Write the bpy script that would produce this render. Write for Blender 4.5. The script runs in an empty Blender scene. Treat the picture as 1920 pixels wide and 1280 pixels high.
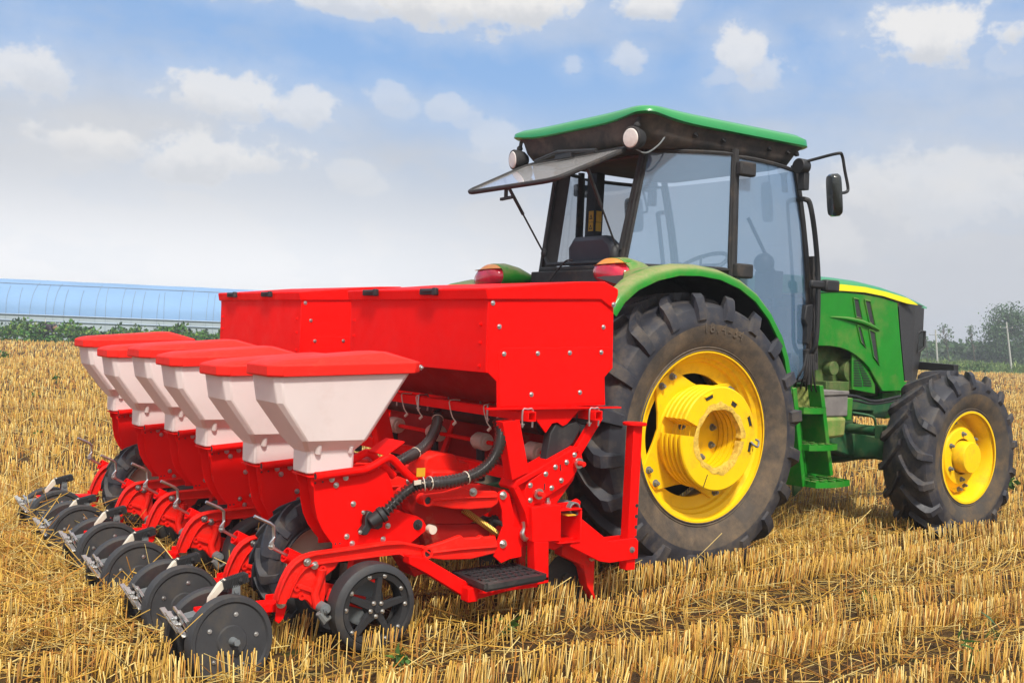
import bpy, bmesh, math, random
import numpy as np
from mathutils import Vector, Matrix
random.seed(7); RNG = np.random.default_rng(11)
SC = bpy.context.scene; COL = SC.collection
R = math.radians; PI = math.pi

# ------------------------------------------------------------------ camera
F = 2050.0
CAM = Vector((-4.19, -5.41, 1.29)); YAW = R(35); ROLL = R(2.2); PIT = math.atan(18 / F)
FW = Vector((math.sin(YAW) * math.cos(PIT), math.cos(YAW) * math.cos(PIT), -math.sin(PIT)))
_r0 = Vector((math.cos(YAW), -math.sin(YAW), 0)); _u0 = _r0.cross(FW)
RT = _r0 * math.cos(ROLL) + _u0 * math.sin(ROLL); UP = RT.cross(FW)
cd = bpy.data.cameras.new('camera'); cam = bpy.data.objects.new('camera', cd); COL.objects.link(cam)
cd.sensor_width = 36; cd.lens = 36 * F / 1920; cd.clip_end = 5000; cd.clip_start = 0.05
cam.matrix_world = Matrix(((RT.x, UP.x, -FW.x, CAM.x), (RT.y, UP.y, -FW.y, CAM.y), (RT.z, UP.z, -FW.z, CAM.z), (0, 0, 0, 1)))
SC.camera = cam
def ray(x, y): return FW + RT * ((x - 960) / F) - UP * ((y - 640) / F)
def at(x, y, X=None, Y=None, Z=None):
    d = ray(x, y)
    t = (X - CAM.x) / d.x if X is not None else (Y - CAM.y) / d.y if Y is not None else (Z - CAM.z) / d.z
    return CAM + d * t
def xz(Y, pts): return [(lambda p: (p.x, p.z))(at(x, y, Y=Y)) for x, y in pts]

# ------------------------------------------------------------------ light
SUN_FROM = Vector((-0.30, -0.78, 1.05)).normalized()
sd = bpy.data.lights.new('sun', 'SUN'); so = bpy.data.objects.new('sun', sd); COL.objects.link(so)
sd.energy = 3.3; sd.angle = R(6.0); sd.color = (1.0, 0.95, 0.86)
so.rotation_euler = SUN_FROM.to_track_quat('Z', 'Y').to_euler()
SC.view_settings.view_transform = 'Standard'; SC.view_settings.look = 'None'
SC.view_settings.exposure = 0.42; SC.view_settings.gamma = 1.0
SC.cycles.max_bounces = 8; SC.cycles.transparent_max_bounces = 16; SC.cycles.volume_bounces = 0

W = bpy.data.worlds.new('World'); SC.world = W; W.use_nodes = True
def build_world():
    nt = W.node_tree; N = nt.nodes; L = nt.links
    for n in list(N): N.remove(n)
    out = N.new('ShaderNodeOutputWorld'); bg = N.new('ShaderNodeBackground'); bg.inputs['Strength'].default_value = 0.1
    L.new(bg.outputs[0], out.inputs[0])
    sky = N.new('ShaderNodeTexSky'); sky.sky_type = 'NISHITA'; sky.sun_disc = False
    sky.sun_elevation = math.asin(SUN_FROM.z); sky.sun_rotation = math.atan2(SUN_FROM.x, SUN_FROM.y)
    sky.air_density = 1.0; sky.dust_density = 1.0; sky.ozone_density = 1.5
    tc = N.new('ShaderNodeTexCoord'); D = tc.outputs['Generated']
    def math_(op, a, b=None, clamp=False):
        n = N.new('ShaderNodeMath'); n.operation = op; n.use_clamp = clamp
        for i, v in enumerate((a, b)):
            if v is None: continue
            if hasattr(v, 'links'): L.new(v, n.inputs[i])
            else: n.inputs[i].default_value = v
        return n.outputs[0]
    def dot(v):
        n = N.new('ShaderNodeVectorMath'); n.operation = 'DOT_PRODUCT'; L.new(D, n.inputs[0]); n.inputs[1].default_value = v
        return n.outputs['Value']
    def noise(scale, detail, rough, stretch=(1, 1, 1), off=(0, 0, 0)):
        m = N.new('ShaderNodeMapping'); m.inputs['Scale'].default_value = stretch; m.inputs['Location'].default_value = off
        L.new(D, m.inputs[0])
        n = N.new('ShaderNodeTexNoise'); n.inputs['Scale'].default_value = scale; n.inputs['Detail'].default_value = detail
        n.inputs['Roughness'].default_value = rough; L.new(m.outputs[0], n.inputs['Vector'])
        return n.outputs['Fac']
    def ss(v, a, b):
        n = N.new('ShaderNodeMapRange'); n.interpolation_type = 'SMOOTHSTEP'
        n.inputs['From Min'].default_value = a; n.inputs['From Max'].default_value = b
        L.new(v, n.inputs['Value']); return n.outputs[0]
    fine = noise(34, 7, 0.60, (1, 1, 1.25)); mid = noise(13, 5, 0.6, (1, 1, 1.6)); coarse = noise(4.5, 4, 0.55, (1, 1, 3.2)); big = noise(2.2, 3, 0.5, (1, 1, 4.0), (3, 1, 2))
    wob = math_('ADD', math_('MULTIPLY', math_('SUBTRACT', fine, 0.5), 1.7), math_('MULTIPLY', math_('SUBTRACT', mid, 0.5), 1.5))
    mask = None; shade = None
    blobs = [(640, 0, 190, 32, .8), (900, 2, 230, 55, 1), (1215, 8, 75, 34, .9), (20, 125, 105, 62, .75), (425, 180, 125, 52, .8), (575, 205, 80, 45, .7),
             (722, 180, 52, 34, .42), (745, 200, 48, 26, .35), (845, 204, 50, 30, .42), (872, 222, 40, 24, .35), (165, 262, 120, 46, .75), (400, 290, 155, 66, .8), (660, 330, 50, 32, .4), (690, 350, 46, 26, .35),
             (1392, 100, 58, 62, .8), (1420, 135, 66, 40, .6), (1360, 140, 50, 30, .4), (1180, 105, 44, 36, .55), (1075, 125, 30, 24, .4), (1745, 68, 130, 66, .95), (1740, 345, 250, 85, .55), (1500, 440, 160, 70, .4), (1880, 110, 60, 40, .35),
             (930, 265, 60, 50, .4), (-300, 150, 200, 60, .8), (2300, 180, 240, 80, .8), (2700, 60, 200, 60, .7)]
    for (px, py, sx, sy, op) in blobs:
        d = ray(px, py).normalized()
        r = d.cross(Vector((0, 0, 1))).normalized(); u = r.cross(d)
        a = math_('MULTIPLY', dot(r), F / sx); b = math_('MULTIPLY', dot(u), F / sy)
        # flat bases, billowing tops
        rr = math_('SQRT', math_('ADD', math_('MULTIPLY', a, a), math_('MULTIPLY', b, b)))
        rr = math_('ADD', rr, wob)
        front = math_('GREATER_THAN', dot(d), 0.3)
        m = math_('MULTIPLY', math_('MULTIPLY', math_('MAXIMUM', ss(rr, 1.08, 0.52), math_('MULTIPLY', ss(rr, 2.1, 0.6), 0.30)), op), front)
        sh = math_('MULTIPLY', m, ss(math_('ADD', b, math_('MULTIPLY', math_('SUBTRACT', fine, 0.5), 2.0)), 0.15, -0.75)); shade = sh if shade is None else math_('MAXIMUM', shade, sh)
        mask = m if mask is None else math_('MAXIMUM', mask, m)
    el = dot((0, 0, 1))
    # thin haze veil, thick towards the horizon, streaky higher up
    hz = ss(math_('ADD', el, math_('MULTIPLY', math_('SUBTRACT', big, 0.5), 0.12)), 0.255, 0.085)
    st = math_('MULTIPLY', ss(math_('ADD', coarse, math_('MULTIPLY', math_('SUBTRACT', mid, 0.5), 0.35)), 0.45, 0.72), 0.36)
    veil = math_('ADD', math_('MULTIPLY', hz, 0.93), st, True)
    mx = N.new('ShaderNodeMix'); mx.data_type = 'RGBA'
    soft = N.new('ShaderNodeMix'); soft.data_type = 'RGBA'; soft.inputs[0].default_value = 0.62
    L.new(sky.outputs[0], soft.inputs[6]); soft.inputs[7].default_value = (2.0, 3.6, 6.5, 1)
    L.new(veil, mx.inputs[0]); L.new(soft.outputs[2], mx.inputs[6])
    hv = N.new('ShaderNodeMix'); hv.data_type = 'RGBA'; L.new(ss(el, 0.0, 0.16), hv.inputs[0])
    hl = N.new('ShaderNodeMix'); hl.data_type = 'RGBA'; L.new(ss(dot(ray(-200, 560).normalized()), 0.72, 0.97), hl.inputs[0]); hl.inputs[6].default_value = (4.6, 4.78, 5.2, 1); hl.inputs[7].default_value = (8.6, 8.6, 8.7, 1); L.new(hl.outputs[2], hv.inputs[6]); hv.inputs[7].default_value = (4.45, 4.7, 5.15, 1)
    L.new(hv.outputs[2], mx.inputs[7])
    cl = N.new('ShaderNodeMix'); cl.data_type = 'RGBA'
    cc = N.new('ShaderNodeMix'); cc.data_type = 'RGBA'; L.new(shade, cc.inputs[0])
    cc.inputs[6].default_value = (6.6, 6.5, 6.4, 1); cc.inputs[7].default_value = (4.9, 5.05, 5.35, 1)
    L.new(mask, cl.inputs[0]); L.new(mx.outputs[2], cl.inputs[6]); L.new(cc.outputs[2], cl.inputs[7])
    # unseen bright overcast added overhead and round the sun for soft fill light
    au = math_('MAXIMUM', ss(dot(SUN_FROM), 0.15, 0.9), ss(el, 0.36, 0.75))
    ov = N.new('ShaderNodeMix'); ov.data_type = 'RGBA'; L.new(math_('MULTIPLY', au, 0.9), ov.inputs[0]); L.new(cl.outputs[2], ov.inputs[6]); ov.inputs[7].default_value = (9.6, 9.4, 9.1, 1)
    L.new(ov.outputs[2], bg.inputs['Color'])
build_world()

# ------------------------------------------------------------------ materials
def _n(nt, t, **kw):
    n = nt.nodes.new(t)
    for k, v in kw.items(): setattr(n, k, v)
    return n
def M(name, col, rough=0.5, metal=0.0, var=0.12, vs=6.0, dust=None, dust_amt=0.4, ds=5.0, bump=0.0, bs=60.0, coat=0.0, spec=0.5, up_dust=None, attr=False, transl=None):
    m = bpy.data.materials.new(name); m.use_nodes = True; nt = m.node_tree; L = nt.links
    b = nt.nodes['Principled BSDF']; b.inputs['Roughness'].default_value = rough; b.inputs['Metallic'].default_value = metal
    b.inputs['Coat Weight'].default_value = coat; b.inputs['Coat Roughness'].default_value = 0.12; b.inputs['Specular IOR Level'].default_value = spec
    tc = _n(nt, 'ShaderNodeTexCoord')
    def noise(s, det=5, rg=0.6):
        n = _n(nt, 'ShaderNodeTexNoise'); n.inputs['Scale'].default_value = s; n.inputs['Detail'].default_value = det
        n.inputs['Roughness'].default_value = rg; L.new(tc.outputs['Object'], n.inputs['Vector']); return n.outputs['Fac']
    def mixc(fac, a, c):
        x = _n(nt, 'ShaderNodeMix', data_type='RGBA')
        if hasattr(fac, 'links'): L.new(fac, x.inputs[0])
        else: x.inputs[0].default_value = fac
        for i, v in ((6, a), (7, c)):
            if hasattr(v, 'links'): L.new(v, x.inputs[i])
            else: x.inputs[i].default_value = (*v, 1)
        return x.outputs[2]
    def ramp(v, a, c, hi=1.0):
        r = _n(nt, 'ShaderNodeMapRange'); r.inputs['From Min'].default_value = a; r.inputs['From Max'].default_value = c
        r.inputs['To Max'].default_value = hi; L.new(v, r.inputs['Value']); return r.outputs[0]
    lo = tuple(c * (1 - var) for c in col); hi = tuple(min(1, c * (1 + var)) for c in col)
    c = mixc(ramp(noise(vs), 0.3, 0.7), lo, hi)
    if attr:
        a = _n(nt, 'ShaderNodeAttribute'); a.attribute_name = 'tint'; c = a.outputs['Color']
    rg = None
    if dust is not None:
        f = ramp(noise(ds, 8, 0.7), 0.62 - 0.4 * dust_amt, 0.9 - 0.35 * dust_amt, 0.9)
        c = mixc(f, c, dust); rg = ramp(noise(ds, 8, 0.7), 0.3, 0.7)
    if up_dust is not None:
        g = _n(nt, 'ShaderNodeNewGeometry'); s = _n(nt, 'ShaderNodeSeparateXYZ'); L.new(g.outputs['Normal'], s.inputs[0])
        k = _n(nt, 'ShaderNodeMath', operation='MULTIPLY'); L.new(ramp(s.outputs['Z'], 0.25, 0.8), k.inputs[0]); L.new(ramp(noise(9, 8, 0.7), 0.3, 0.55, 0.8), k.inputs[1])
        c = mixc(k.outputs[0], c, up_dust)
    L.new(c, b.inputs['Base Color'])
    if rg is not None:
        x = _n(nt, 'ShaderNodeMapRange'); x.inputs['To Min'].default_value = rough; x.inputs['To Max'].default_value = min(1, rough + 0.35)
        L.new(rg, x.inputs['Value']); L.new(x.outputs[0], b.inputs['Roughness'])
    if bump:
        bn = _n(nt, 'ShaderNodeBump'); bn.inputs['Strength'].default_value = bump; bn.inputs['Distance'].default_value = 0.01
        L.new(noise(bs, 6, 0.65), bn.inputs['Height']); L.new(bn.outputs[0], b.inputs['Normal'])
    if transl:
        o = nt.nodes['Material Output']; t = _n(nt, 'ShaderNodeBsdfTranslucent'); L.new(c, t.inputs['Color'])
        mx = _n(nt, 'ShaderNodeMixShader'); mx.inputs[0].default_value = transl
        L.new(b.outputs[0], mx.inputs[1]); L.new(t.outputs[0], mx.inputs[2]); L.new(mx.outputs[0], o.inputs['Surface'])
    return m
DUST = (0.30, 0.22, 0.12)
RED = M('red_paint', (0.86, 0.002, 0.0005), 0.45, var=0.06, vs=2, spec=0.12, dust=(0.70, 0.010, 0.003), dust_amt=0.12, ds=7, bump=0.03, bs=25)
REDP = M('red_plastic', (0.84, 0.014, 0.006), 0.46, var=0.05, vs=3, spec=0.3, dust=(0.7, 0.07, 0.04), dust_amt=0.1, bump=0.05, bs=120)
CAST = M('red_casting', (0.80, 0.010, 0.003), 0.45, spec=0.25, var=0.1, vs=8, dust=(0.4, 0.05, 0.03), dust_amt=0.2, ds=14, bump=0.12, bs=50)
SHADERED = M('shaded_red', (0.30, 0.004, 0.002), 0.5, spec=0.2, var=0.1, dust=DUST, dust_amt=0.1)  # red paint darkened to carry the shade under boxes and inside the frame
WHITE = M('milky_plastic', (0.90, 0.80, 0.78), 0.42, var=0.03, vs=4, bump=0.04, bs=80, dust=(0.75, 0.6, 0.55), dust_amt=0.15, ds=3, transl=0.3)
GREEN = M('green_paint', (0.010, 0.215, 0.012), 0.38, var=0.12, vs=5, coat=0.1, spec=0.3, dust=(0.16, 0.22, 0.05), dust_amt=0.32, ds=4, up_dust=(0.30, 0.26, 0.12))
SKYGREEN = M('sky_tinted_green', (0.012, 0.25, 0.055), 0.33, var=0.06, coat=0.4)  # green made cooler: sky reflection put into roof and hood-top colour
DGREEN = M('dark_green', (0.012, 0.10, 0.035), 0.5, var=0.2, dust=(0.13, 0.13, 0.05), dust_amt=0.4, ds=6)
DUSTGREEN = M('dusty_green', (0.05, 0.22, 0.02), 0.6, var=0.3, dust=(0.28, 0.26, 0.08), dust_amt=0.7, ds=10, bump=0.1)
ENGINE = M('oily_engine', (0.06, 0.12, 0.025), 0.55, var=0.4, vs=12, dust=(0.17, 0.16, 0.06), dust_amt=0.5, ds=16, bump=0.3, bs=30)
YEL = M('yellow_paint', (0.90, 0.56, 0.002), 0.4, var=0.05, spec=0.25, dust=(0.45, 0.27, 0.03), dust_amt=0.25, ds=7)
YSTRIPE = M('yellow_stripe', (0.92, 0.78, 0.01), 0.4, var=0.03)
CASTY = M('worn_cast_yellow', (0.72, 0.46, 0.06), 0.7, var=0.3, vs=40, bump=0.8, bs=60)
TYRE = M('tread_rubber', (0.022, 0.023, 0.032), 0.45, var=0.3, vs=7, dust=(0.12, 0.095, 0.07), dust_amt=0.42, ds=9, bump=0.08)
SIDE = M('dusty_sidewall', (0.062, 0.050, 0.040), 0.75, var=0.25, vs=9, dust=(0.19, 0.132, 0.080), dust_amt=0.5, ds=7, bump=0.12)
FSIDE = M('front_sidewall', (0.055, 0.046, 0.038), 0.75, var=0.2, vs=9, dust=(0.17, 0.11, 0.055), dust_amt=0.42, ds=8, bump=0.08)
RUB = M('smooth_rubber', (0.030, 0.030, 0.033), 0.5, var=0.15, vs=10, dust=(0.085, 0.068, 0.05), dust_amt=0.3, ds=9, bump=0.05)
BLK = M('black_plastic', (0.018, 0.018, 0.02), 0.42, var=0.15, dust=(0.09, 0.08, 0.07), dust_amt=0.15)
HOSE = M('hose_plastic', (0.045, 0.040, 0.040), 0.24, var=0.1, spec=0.9, coat=0.4)
DIRTBLK = M('dirty_black_frame', (0.020, 0.019, 0.020), 0.6, var=0.25, dust=(0.11, 0.08, 0.06), dust_amt=0.22, ds=9, bump=0.05)
LINER = M('dirty_roof_liner', (0.035, 0.032, 0.032), 0.6, var=0.3, vs=5, dust=(0.14, 0.105, 0.085), dust_amt=0.5, ds=7)
GRILLE = M('grille_mesh', (0.035, 0.035, 0.037), 0.6, var=0.2, vs=50, bump=0.5, bs=220)
ZINC = M('zinc_steel', (0.58, 0.58, 0.57), 0.38, metal=1.0, var=0.15, vs=30)
STEEL = M('grey_steel', (0.22, 0.24, 0.25), 0.5, metal=0.6, var=0.15, dust=DUST, dust_amt=0.2)
BEIGE = M('beige_rim', (0.55, 0.47, 0.38), 0.5, var=0.1, dust=DUST, dust_amt=0.3)
GOLD = M('yellow_zinc_spring', (0.50, 0.34, 0.08), 0.5, metal=0.9)
CREAM = M('cream_plastic', (0.78, 0.70, 0.58), 0.45, transl=0.2)
GREYBOX = M('battery_case', (0.16, 0.145, 0.14), 0.65, var=0.2, dust=(0.26, 0.24, 0.22), dust_amt=0.5, ds=9)
CHAFF = M('chaff_cover', (0.16, 0.22, 0.05), 0.8, var=0.5, vs=60, dust=(0.40, 0.40, 0.10), dust_amt=0.6, ds=50, bump=0.6, bs=120)
LENSR = M('red_lens', (0.62, 0.02, 0.05), 0.16, var=0.25, vs=12, coat=0.6)
LENSO = M('orange_lens', (0.75, 0.24, 0.04), 0.25, var=0.2, vs=20, dust=(0.5, 0.28, 0.1), dust_amt=0.5, ds=30)
LAMPG = M('lamp_glass', (0.72, 0.68, 0.63), 0.15, var=0.1, vs=40, coat=0.6)
STICK = M('yellow_sticker', (0.75, 0.42, 0.02), 0.5)
SEATM = M('seat_vinyl', (0.05, 0.06, 0.08), 0.6)
MIRROR = M('mirror_back', (0.010, 0.013, 0.011), 0.22, coat=0.5)
CONC = M('concrete_pole', (0.46, 0.45, 0.42), 0.8)
BARK = M('bark', (0.10, 0.075, 0.05), 0.9, bump=0.5, bs=20)
LEAF = M('leaf', (0.05, 0.10, 0.03), 0.6, attr=True, transl=0.3)
FRAMEW = M('greenhouse_pipe', (0.22, 0.28, 0.36), 0.5, metal=0.3)
NETM = M('greenhouse_side_sheet', (0.34, 0.40, 0.44), 0.7, var=0.12, vs=0.6)
FILM = M('greenhouse_film', (0.27, 0.46, 0.74), 0.75, var=0.08, vs=0.25, transl=0.35)
STRAW = M('straw', (0.6, 0.4, 0.12), 0.5, attr=True, transl=0.12)
CLOTHD = M('dark_clothes', (0.030, 0.015, 0.035), 0.8, var=0.4, vs=9)
SKIN = M('skin', (0.50, 0.28, 0.20), 0.6)

def glass_mat(name, tint, body, body_fac, rough=0.02):
    m = bpy.data.materials.new(name); m.use_nodes = True; nt = m.node_tree; L = nt.links
    for n in list(nt.nodes): nt.nodes.remove(n)
    o = _n(nt, 'ShaderNodeOutputMaterial'); t = _n(nt, 'ShaderNodeBsdfTransparent'); t.inputs[0].default_value = (*tint, 1)
    d = _n(nt, 'ShaderNodeBsdfDiffuse'); d.inputs[0].default_value = (*body, 1)
    g = _n(nt, 'ShaderNodeBsdfGlossy'); g.inputs['Roughness'].default_value = rough
    a = _n(nt, 'ShaderNodeMixShader'); a.inputs[0].default_value = body_fac; L.new(t.outputs[0], a.inputs[1]); L.new(d.outputs[0], a.inputs[2])
    ge = _n(nt, 'ShaderNodeNewGeometry'); dp = _n(nt, 'ShaderNodeVectorMath', operation='DOT_PRODUCT'); L.new(ge.outputs['Incoming'], dp.inputs[0]); L.new(ge.outputs['Normal'], dp.inputs[1])
    ab = _n(nt, 'ShaderNodeMath', operation='ABSOLUTE'); L.new(dp.outputs['Value'], ab.inputs[0]); om = _n(nt, 'ShaderNodeMath', operation='SUBTRACT', use_clamp=True); om.inputs[0].default_value = 1; L.new(ab.outputs[0], om.inputs[1])
    pw = _n(nt, 'ShaderNodeMath', operation='POWER'); L.new(om.outputs[0], pw.inputs[0]); pw.inputs[1].default_value = 4.5
    fr = _n(nt, 'ShaderNodeMath', operation='MULTIPLY_ADD'); L.new(pw.outputs[0], fr.inputs[0]); fr.inputs[1].default_value = 0.85; fr.inputs[2].default_value = 0.10
    b = _n(nt, 'ShaderNodeMixShader'); L.new(fr.outputs[0], b.inputs[0]); L.new(a.outputs[0], b.inputs[1]); L.new(g.outputs[0], b.inputs[2])
    L.new(b.outputs[0], o.inputs[0]); return m
GLASS = glass_mat('cab_glass', (0.88, 0.93, 0.98), (0.18, 0.31, 0.49), 0.48)
PANE = glass_mat('pale_pane', (0.95, 0.96, 0.98), (0.86, 0.83, 0.82), 0.34)  # whitish diffuse layer mixed into the clear pane

# ------------------------------------------------------------------ mesh helpers
class MB:
    def __init__(s): s.v = []; s.f = []; s.m = []
    def add(s, vs, fs, mi=0):
        k = len(s.v); s.v += [tuple(v) for v in vs]; s.f += [tuple(i + k for i in f) for f in fs]; s.m += [mi] * len(fs); return s
    def box(s, c, d, rot=None, mi=0):
        c = Vector(c); h = [x / 2 for x in d]
        vs = [Vector((x * h[0], y * h[1], z * h[2])) for x in (-1, 1) for y in (-1, 1) for z in (-1, 1)]
        if rot is not None: vs = [rot @ v for v in vs]
        return s.add([c + v for v in vs], [(0, 1, 3, 2), (4, 6, 7, 5), (0, 4, 5, 1), (2, 3, 7, 6), (0, 2, 6, 4), (1, 5, 7, 3)], mi)
    def bar(s, p0, p1, w, h, up=(0, 0, 1), mi=0):
        p0 = Vector(p0); p1 = Vector(p1); d = p1 - p0; x = d.normalized(); y = Vector(up).cross(x)
        if y.length < 1e-4: y = Vector((0, 1, 0)).cross(x)
        y.normalize(); z = x.cross(y)
        return s.box((p0 + p1) / 2, (d.length, w, h), Matrix((x, y, z)).transposed(), mi)
    def prism(s, pts, a, b, ax='Y', mi=0):
        n = len(pts)
        def P(p, t): return (p[0], t, p[1]) if ax == 'Y' else (t, p[0], p[1]) if ax == 'X' else (p[0], p[1], t)
        vs = [P(p, a) for p in pts] + [P(p, b) for p in pts]
        fs = [tuple(range(n)), tuple(range(2 * n - 1, n - 1, -1))] + [(i, i + n, (i + 1) % n + n, (i + 1) % n) for i in range(n)]
        return s.add(vs, fs, mi)
    def loft(s, rings, closed=True, caps=True, mi=0):
        n = len(rings[0]); vs = [v for r in rings for v in r]; fs = []
        for k in range(len(rings) - 1):
            for i in range(n if closed else n - 1):
                j = (i + 1) % n; fs.append((k * n + i, k * n + j, (k + 1) * n + j, (k + 1) * n + i))
        if caps and closed: fs += [tuple(range(n - 1, -1, -1)), tuple(range((len(rings) - 1) * n, len(rings) * n))]
        return s.add(vs, fs, mi)
    def tube(s, pts, r, n=10, mi=0, caps=True, smooth=0):
        pts = [Vector(p) for p in pts]
        rs = list(r) if hasattr(r, '__len__') else [r] * len(pts)
        if smooth: pts, rs = spline(pts, rs, smooth)
        rings = []; t0 = (pts[1] - pts[0]).normalized(); a = t0.orthogonal().normalized()
        for i, p in enumerate(pts):
            t = (pts[min(i + 1, len(pts) - 1)] - pts[max(i - 1, 0)]).normalized()
            a = (a - t * a.dot(t)); a = a.normalized() if a.length > 1e-5 else t.orthogonal().normalized(); b = t.cross(a)
            rings.append([p + (a * math.cos(2 * PI * k / n) + b * math.sin(2 * PI * k / n)) * rs[i] for k in range(n)])
        return s.loft(rings, True, caps, mi)
    def cyl(s, p0, p1, r, n=16, mi=0): return s.tube([p0, p1], r, n, mi)
    def pipe(s, p0, p1, ro, ri, n=16, mi=0, depth=None):
        p0 = Vector(p0); p1 = Vector(p1); t = (p1 - p0).normalized(); a = t.orthogonal().normalized(); b = t.cross(a)
        ring = lambda p, r: [p + (a * math.cos(2 * PI * k / n) + b * math.sin(2 * PI * k / n)) * r for k in range(n)]
        return s.loft([ring(p0, ri), ring(p0, ro), ring(p1, ro), ring(p1, ri), ring(p0, ri)], True, False, mi)
    def lathe(s, prof, c=(0, 0, 0), n=48, mi=0, a0=0.0, a1=2 * PI, mis=None):
        # profile of (radius, y offset) turned about a Y axis through c
        full = abs(a1 - a0 - 2 * PI) < 1e-6; m = n if full else n + 1; vs = []; k = len(prof)
        for i in range(m):
            t = a0 + (a1 - a0) * i / n
            for r, y in prof: vs.append((c[0] + r * math.cos(t), c[1] + y, c[2] + r * math.sin(t)))
        for j in range(k - 1):
            fs = []
            for i in range(n):
                i2 = (i + 1) % m; fs.append((i * k + j, i * k + j + 1, i2 * k + j + 1, i2 * k + j))
            if j == 0: base = len(s.v); s.v += vs
            s.f += [tuple(q + base for q in f) for f in fs]; s.m += [mis[j] if mis else mi] * len(fs)
        return s
    def disc(s, c, r, y, n=32, mi=0): return s.add([(c[0] + r * math.cos(2 * PI * i / n), y, c[2] + r * math.sin(2 * PI * i / n)) for i in range(n)], [tuple(range(n))], mi)
    def ball(s, c, r, mi=0, n=10, m=7, sc=(1, 1, 1)):
        rings = []
        for j in range(m + 1):
            t = -PI / 2 + PI * j / m; q = max(math.cos(t), 0.02)
            rings.append([(c[0] + r * sc[0] * q * math.cos(2 * PI * i / n), c[1] + r * sc[1] * q * math.sin(2 * PI * i / n), c[2] + r * sc[2] * math.sin(t)) for i in range(n)])
        return s.loft(rings, True, True, mi)
    def bolt(s, p, d=(0, -1, 0), r=0.011, h=0.009, mi=0):
        p = Vector(p); d = Vector(d).normalized()
        s.tube([p - d * 0.002, p + d * 0.003], r * 1.45, 12, mi); s.tube([p + d * 0.003, p + d * h], r, 6, mi); s.tube([p + d * h, p + d * (h + r * 0.7)], r * 0.55, 8, mi); return s
    def build(s, name, mats, parent=None, bevel=0.0, smooth=True, origin=None, ang=35):
        if not isinstance(mats, (list, tuple)): mats = [mats]
        o3 = Vector(origin) if origin is not None else (WO[parent.name] if parent is not None else Vector((0, 0, 0)))
        me = bpy.data.meshes.new(name); me.from_pydata([Vector(v) - o3 for v in s.v], [], s.f)
        for m in mats: me.materials.append(m)
        me.polygons.foreach_set('material_index', s.m)
        bm = bmesh.new(); bm.from_mesh(me); bmesh.ops.recalc_face_normals(bm, faces=bm.faces); bm.to_mesh(me); bm.free()
        if smooth:
            me.shade_smooth(); me.set_sharp_from_angle(angle=R(ang))
        o = bpy.data.objects.new(name, me); COL.objects.link(o)
        if parent is not None: o.parent = parent; o.location = o3 - WO[parent.name]
        else: o.location = o3
        WO[o.name] = o3
        if bevel:
            b = o.modifiers.new('bevel', 'BEVEL'); b.width = bevel; b.segments = 2; b.limit_method = 'ANGLE'; b.angle_limit = R(40); b.harden_normals = False
        return o
WO = {}
def spline(pts, rs, k):
    out = []; ro = []; n = len(pts)
    for i in range(n - 1):
        p0, p1, p2, p3 = pts[max(i - 1, 0)], pts[i], pts[i + 1], pts[min(i + 2, n - 1)]
        for j in range(k):
            t = j / k
            out.append(0.5 * ((2 * p1) + (p2 - p0) * t + (2 * p0 - 5 * p1 + 4 * p2 - p3) * t * t + (3 * p1 - p0 - 3 * p2 + p3) * t ** 3)); ro.append(rs[i] * (1 - t) + rs[i + 1] * t)
    out.append(pts[-1]); ro.append(rs[-1]); return out, ro
def empty(name, loc, label, cat, group=None):
    o = bpy.data.objects.new(name, None); COL.objects.link(o); o.location = loc; WO[o.name] = Vector(loc); o.empty_display_size = 0.3
    return tag(o, label, cat, group)
def tag(o, label=None, cat=None, group=None, kind=None):
    if label: o['label'] = label
    if cat: o['category'] = cat
    if group: o['group'] = group
    if kind: o['kind'] = kind
    return o
def circ(cx, cz, r, n=24, a0=0, a1=2 * PI): return [(cx + r * math.cos(a0 + (a1 - a0) * i / n), cz + r * math.sin(a0 + (a1 - a0) * i / n)) for i in range(n if abs(a1 - a0 - 2 * PI) < 1e-6 else n + 1)]
def raw_mesh(name, V, faces4=None, faces3=None, mat=None, tint=None, parent=None):
    me = bpy.data.meshes.new(name); V = np.asarray(V, np.float32)
    nl = 0; starts = []; idx = []
    f4 = np.zeros((0, 4), np.int32) if faces4 is None else np.asarray(faces4, np.int32); f3 = np.zeros((0, 3), np.int32) if faces3 is None else np.asarray(faces3, np.int32)
    idx = np.concatenate([f4.ravel(), f3.ravel()]); tot = np.concatenate([np.full(len(f4), 4), np.full(len(f3), 3)]).astype(np.int32)
    st = np.concatenate([[0], np.cumsum(tot)[:-1]]).astype(np.int32)
    me.vertices.add(len(V)); me.vertices.foreach_set('co', V.ravel())
    me.loops.add(len(idx)); me.loops.foreach_set('vertex_index', idx.astype(np.int32))
    me.polygons.add(len(tot)); me.polygons.foreach_set('loop_start', st); me.polygons.foreach_set('loop_total', tot)
    if tint is not None:
        a = me.attributes.new('tint', 'FLOAT_COLOR', 'POINT'); c = np.ones((len(V), 4), np.float32); c[:, :3] = tint; a.data.foreach_set('color', c.ravel())
    me.update(calc_edges=True); me.validate()
    if mat: me.materials.append(mat)
    o = bpy.data.objects.new(name, me); COL.objects.link(o)
    if parent is not None: o.parent = parent
    return o

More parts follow.
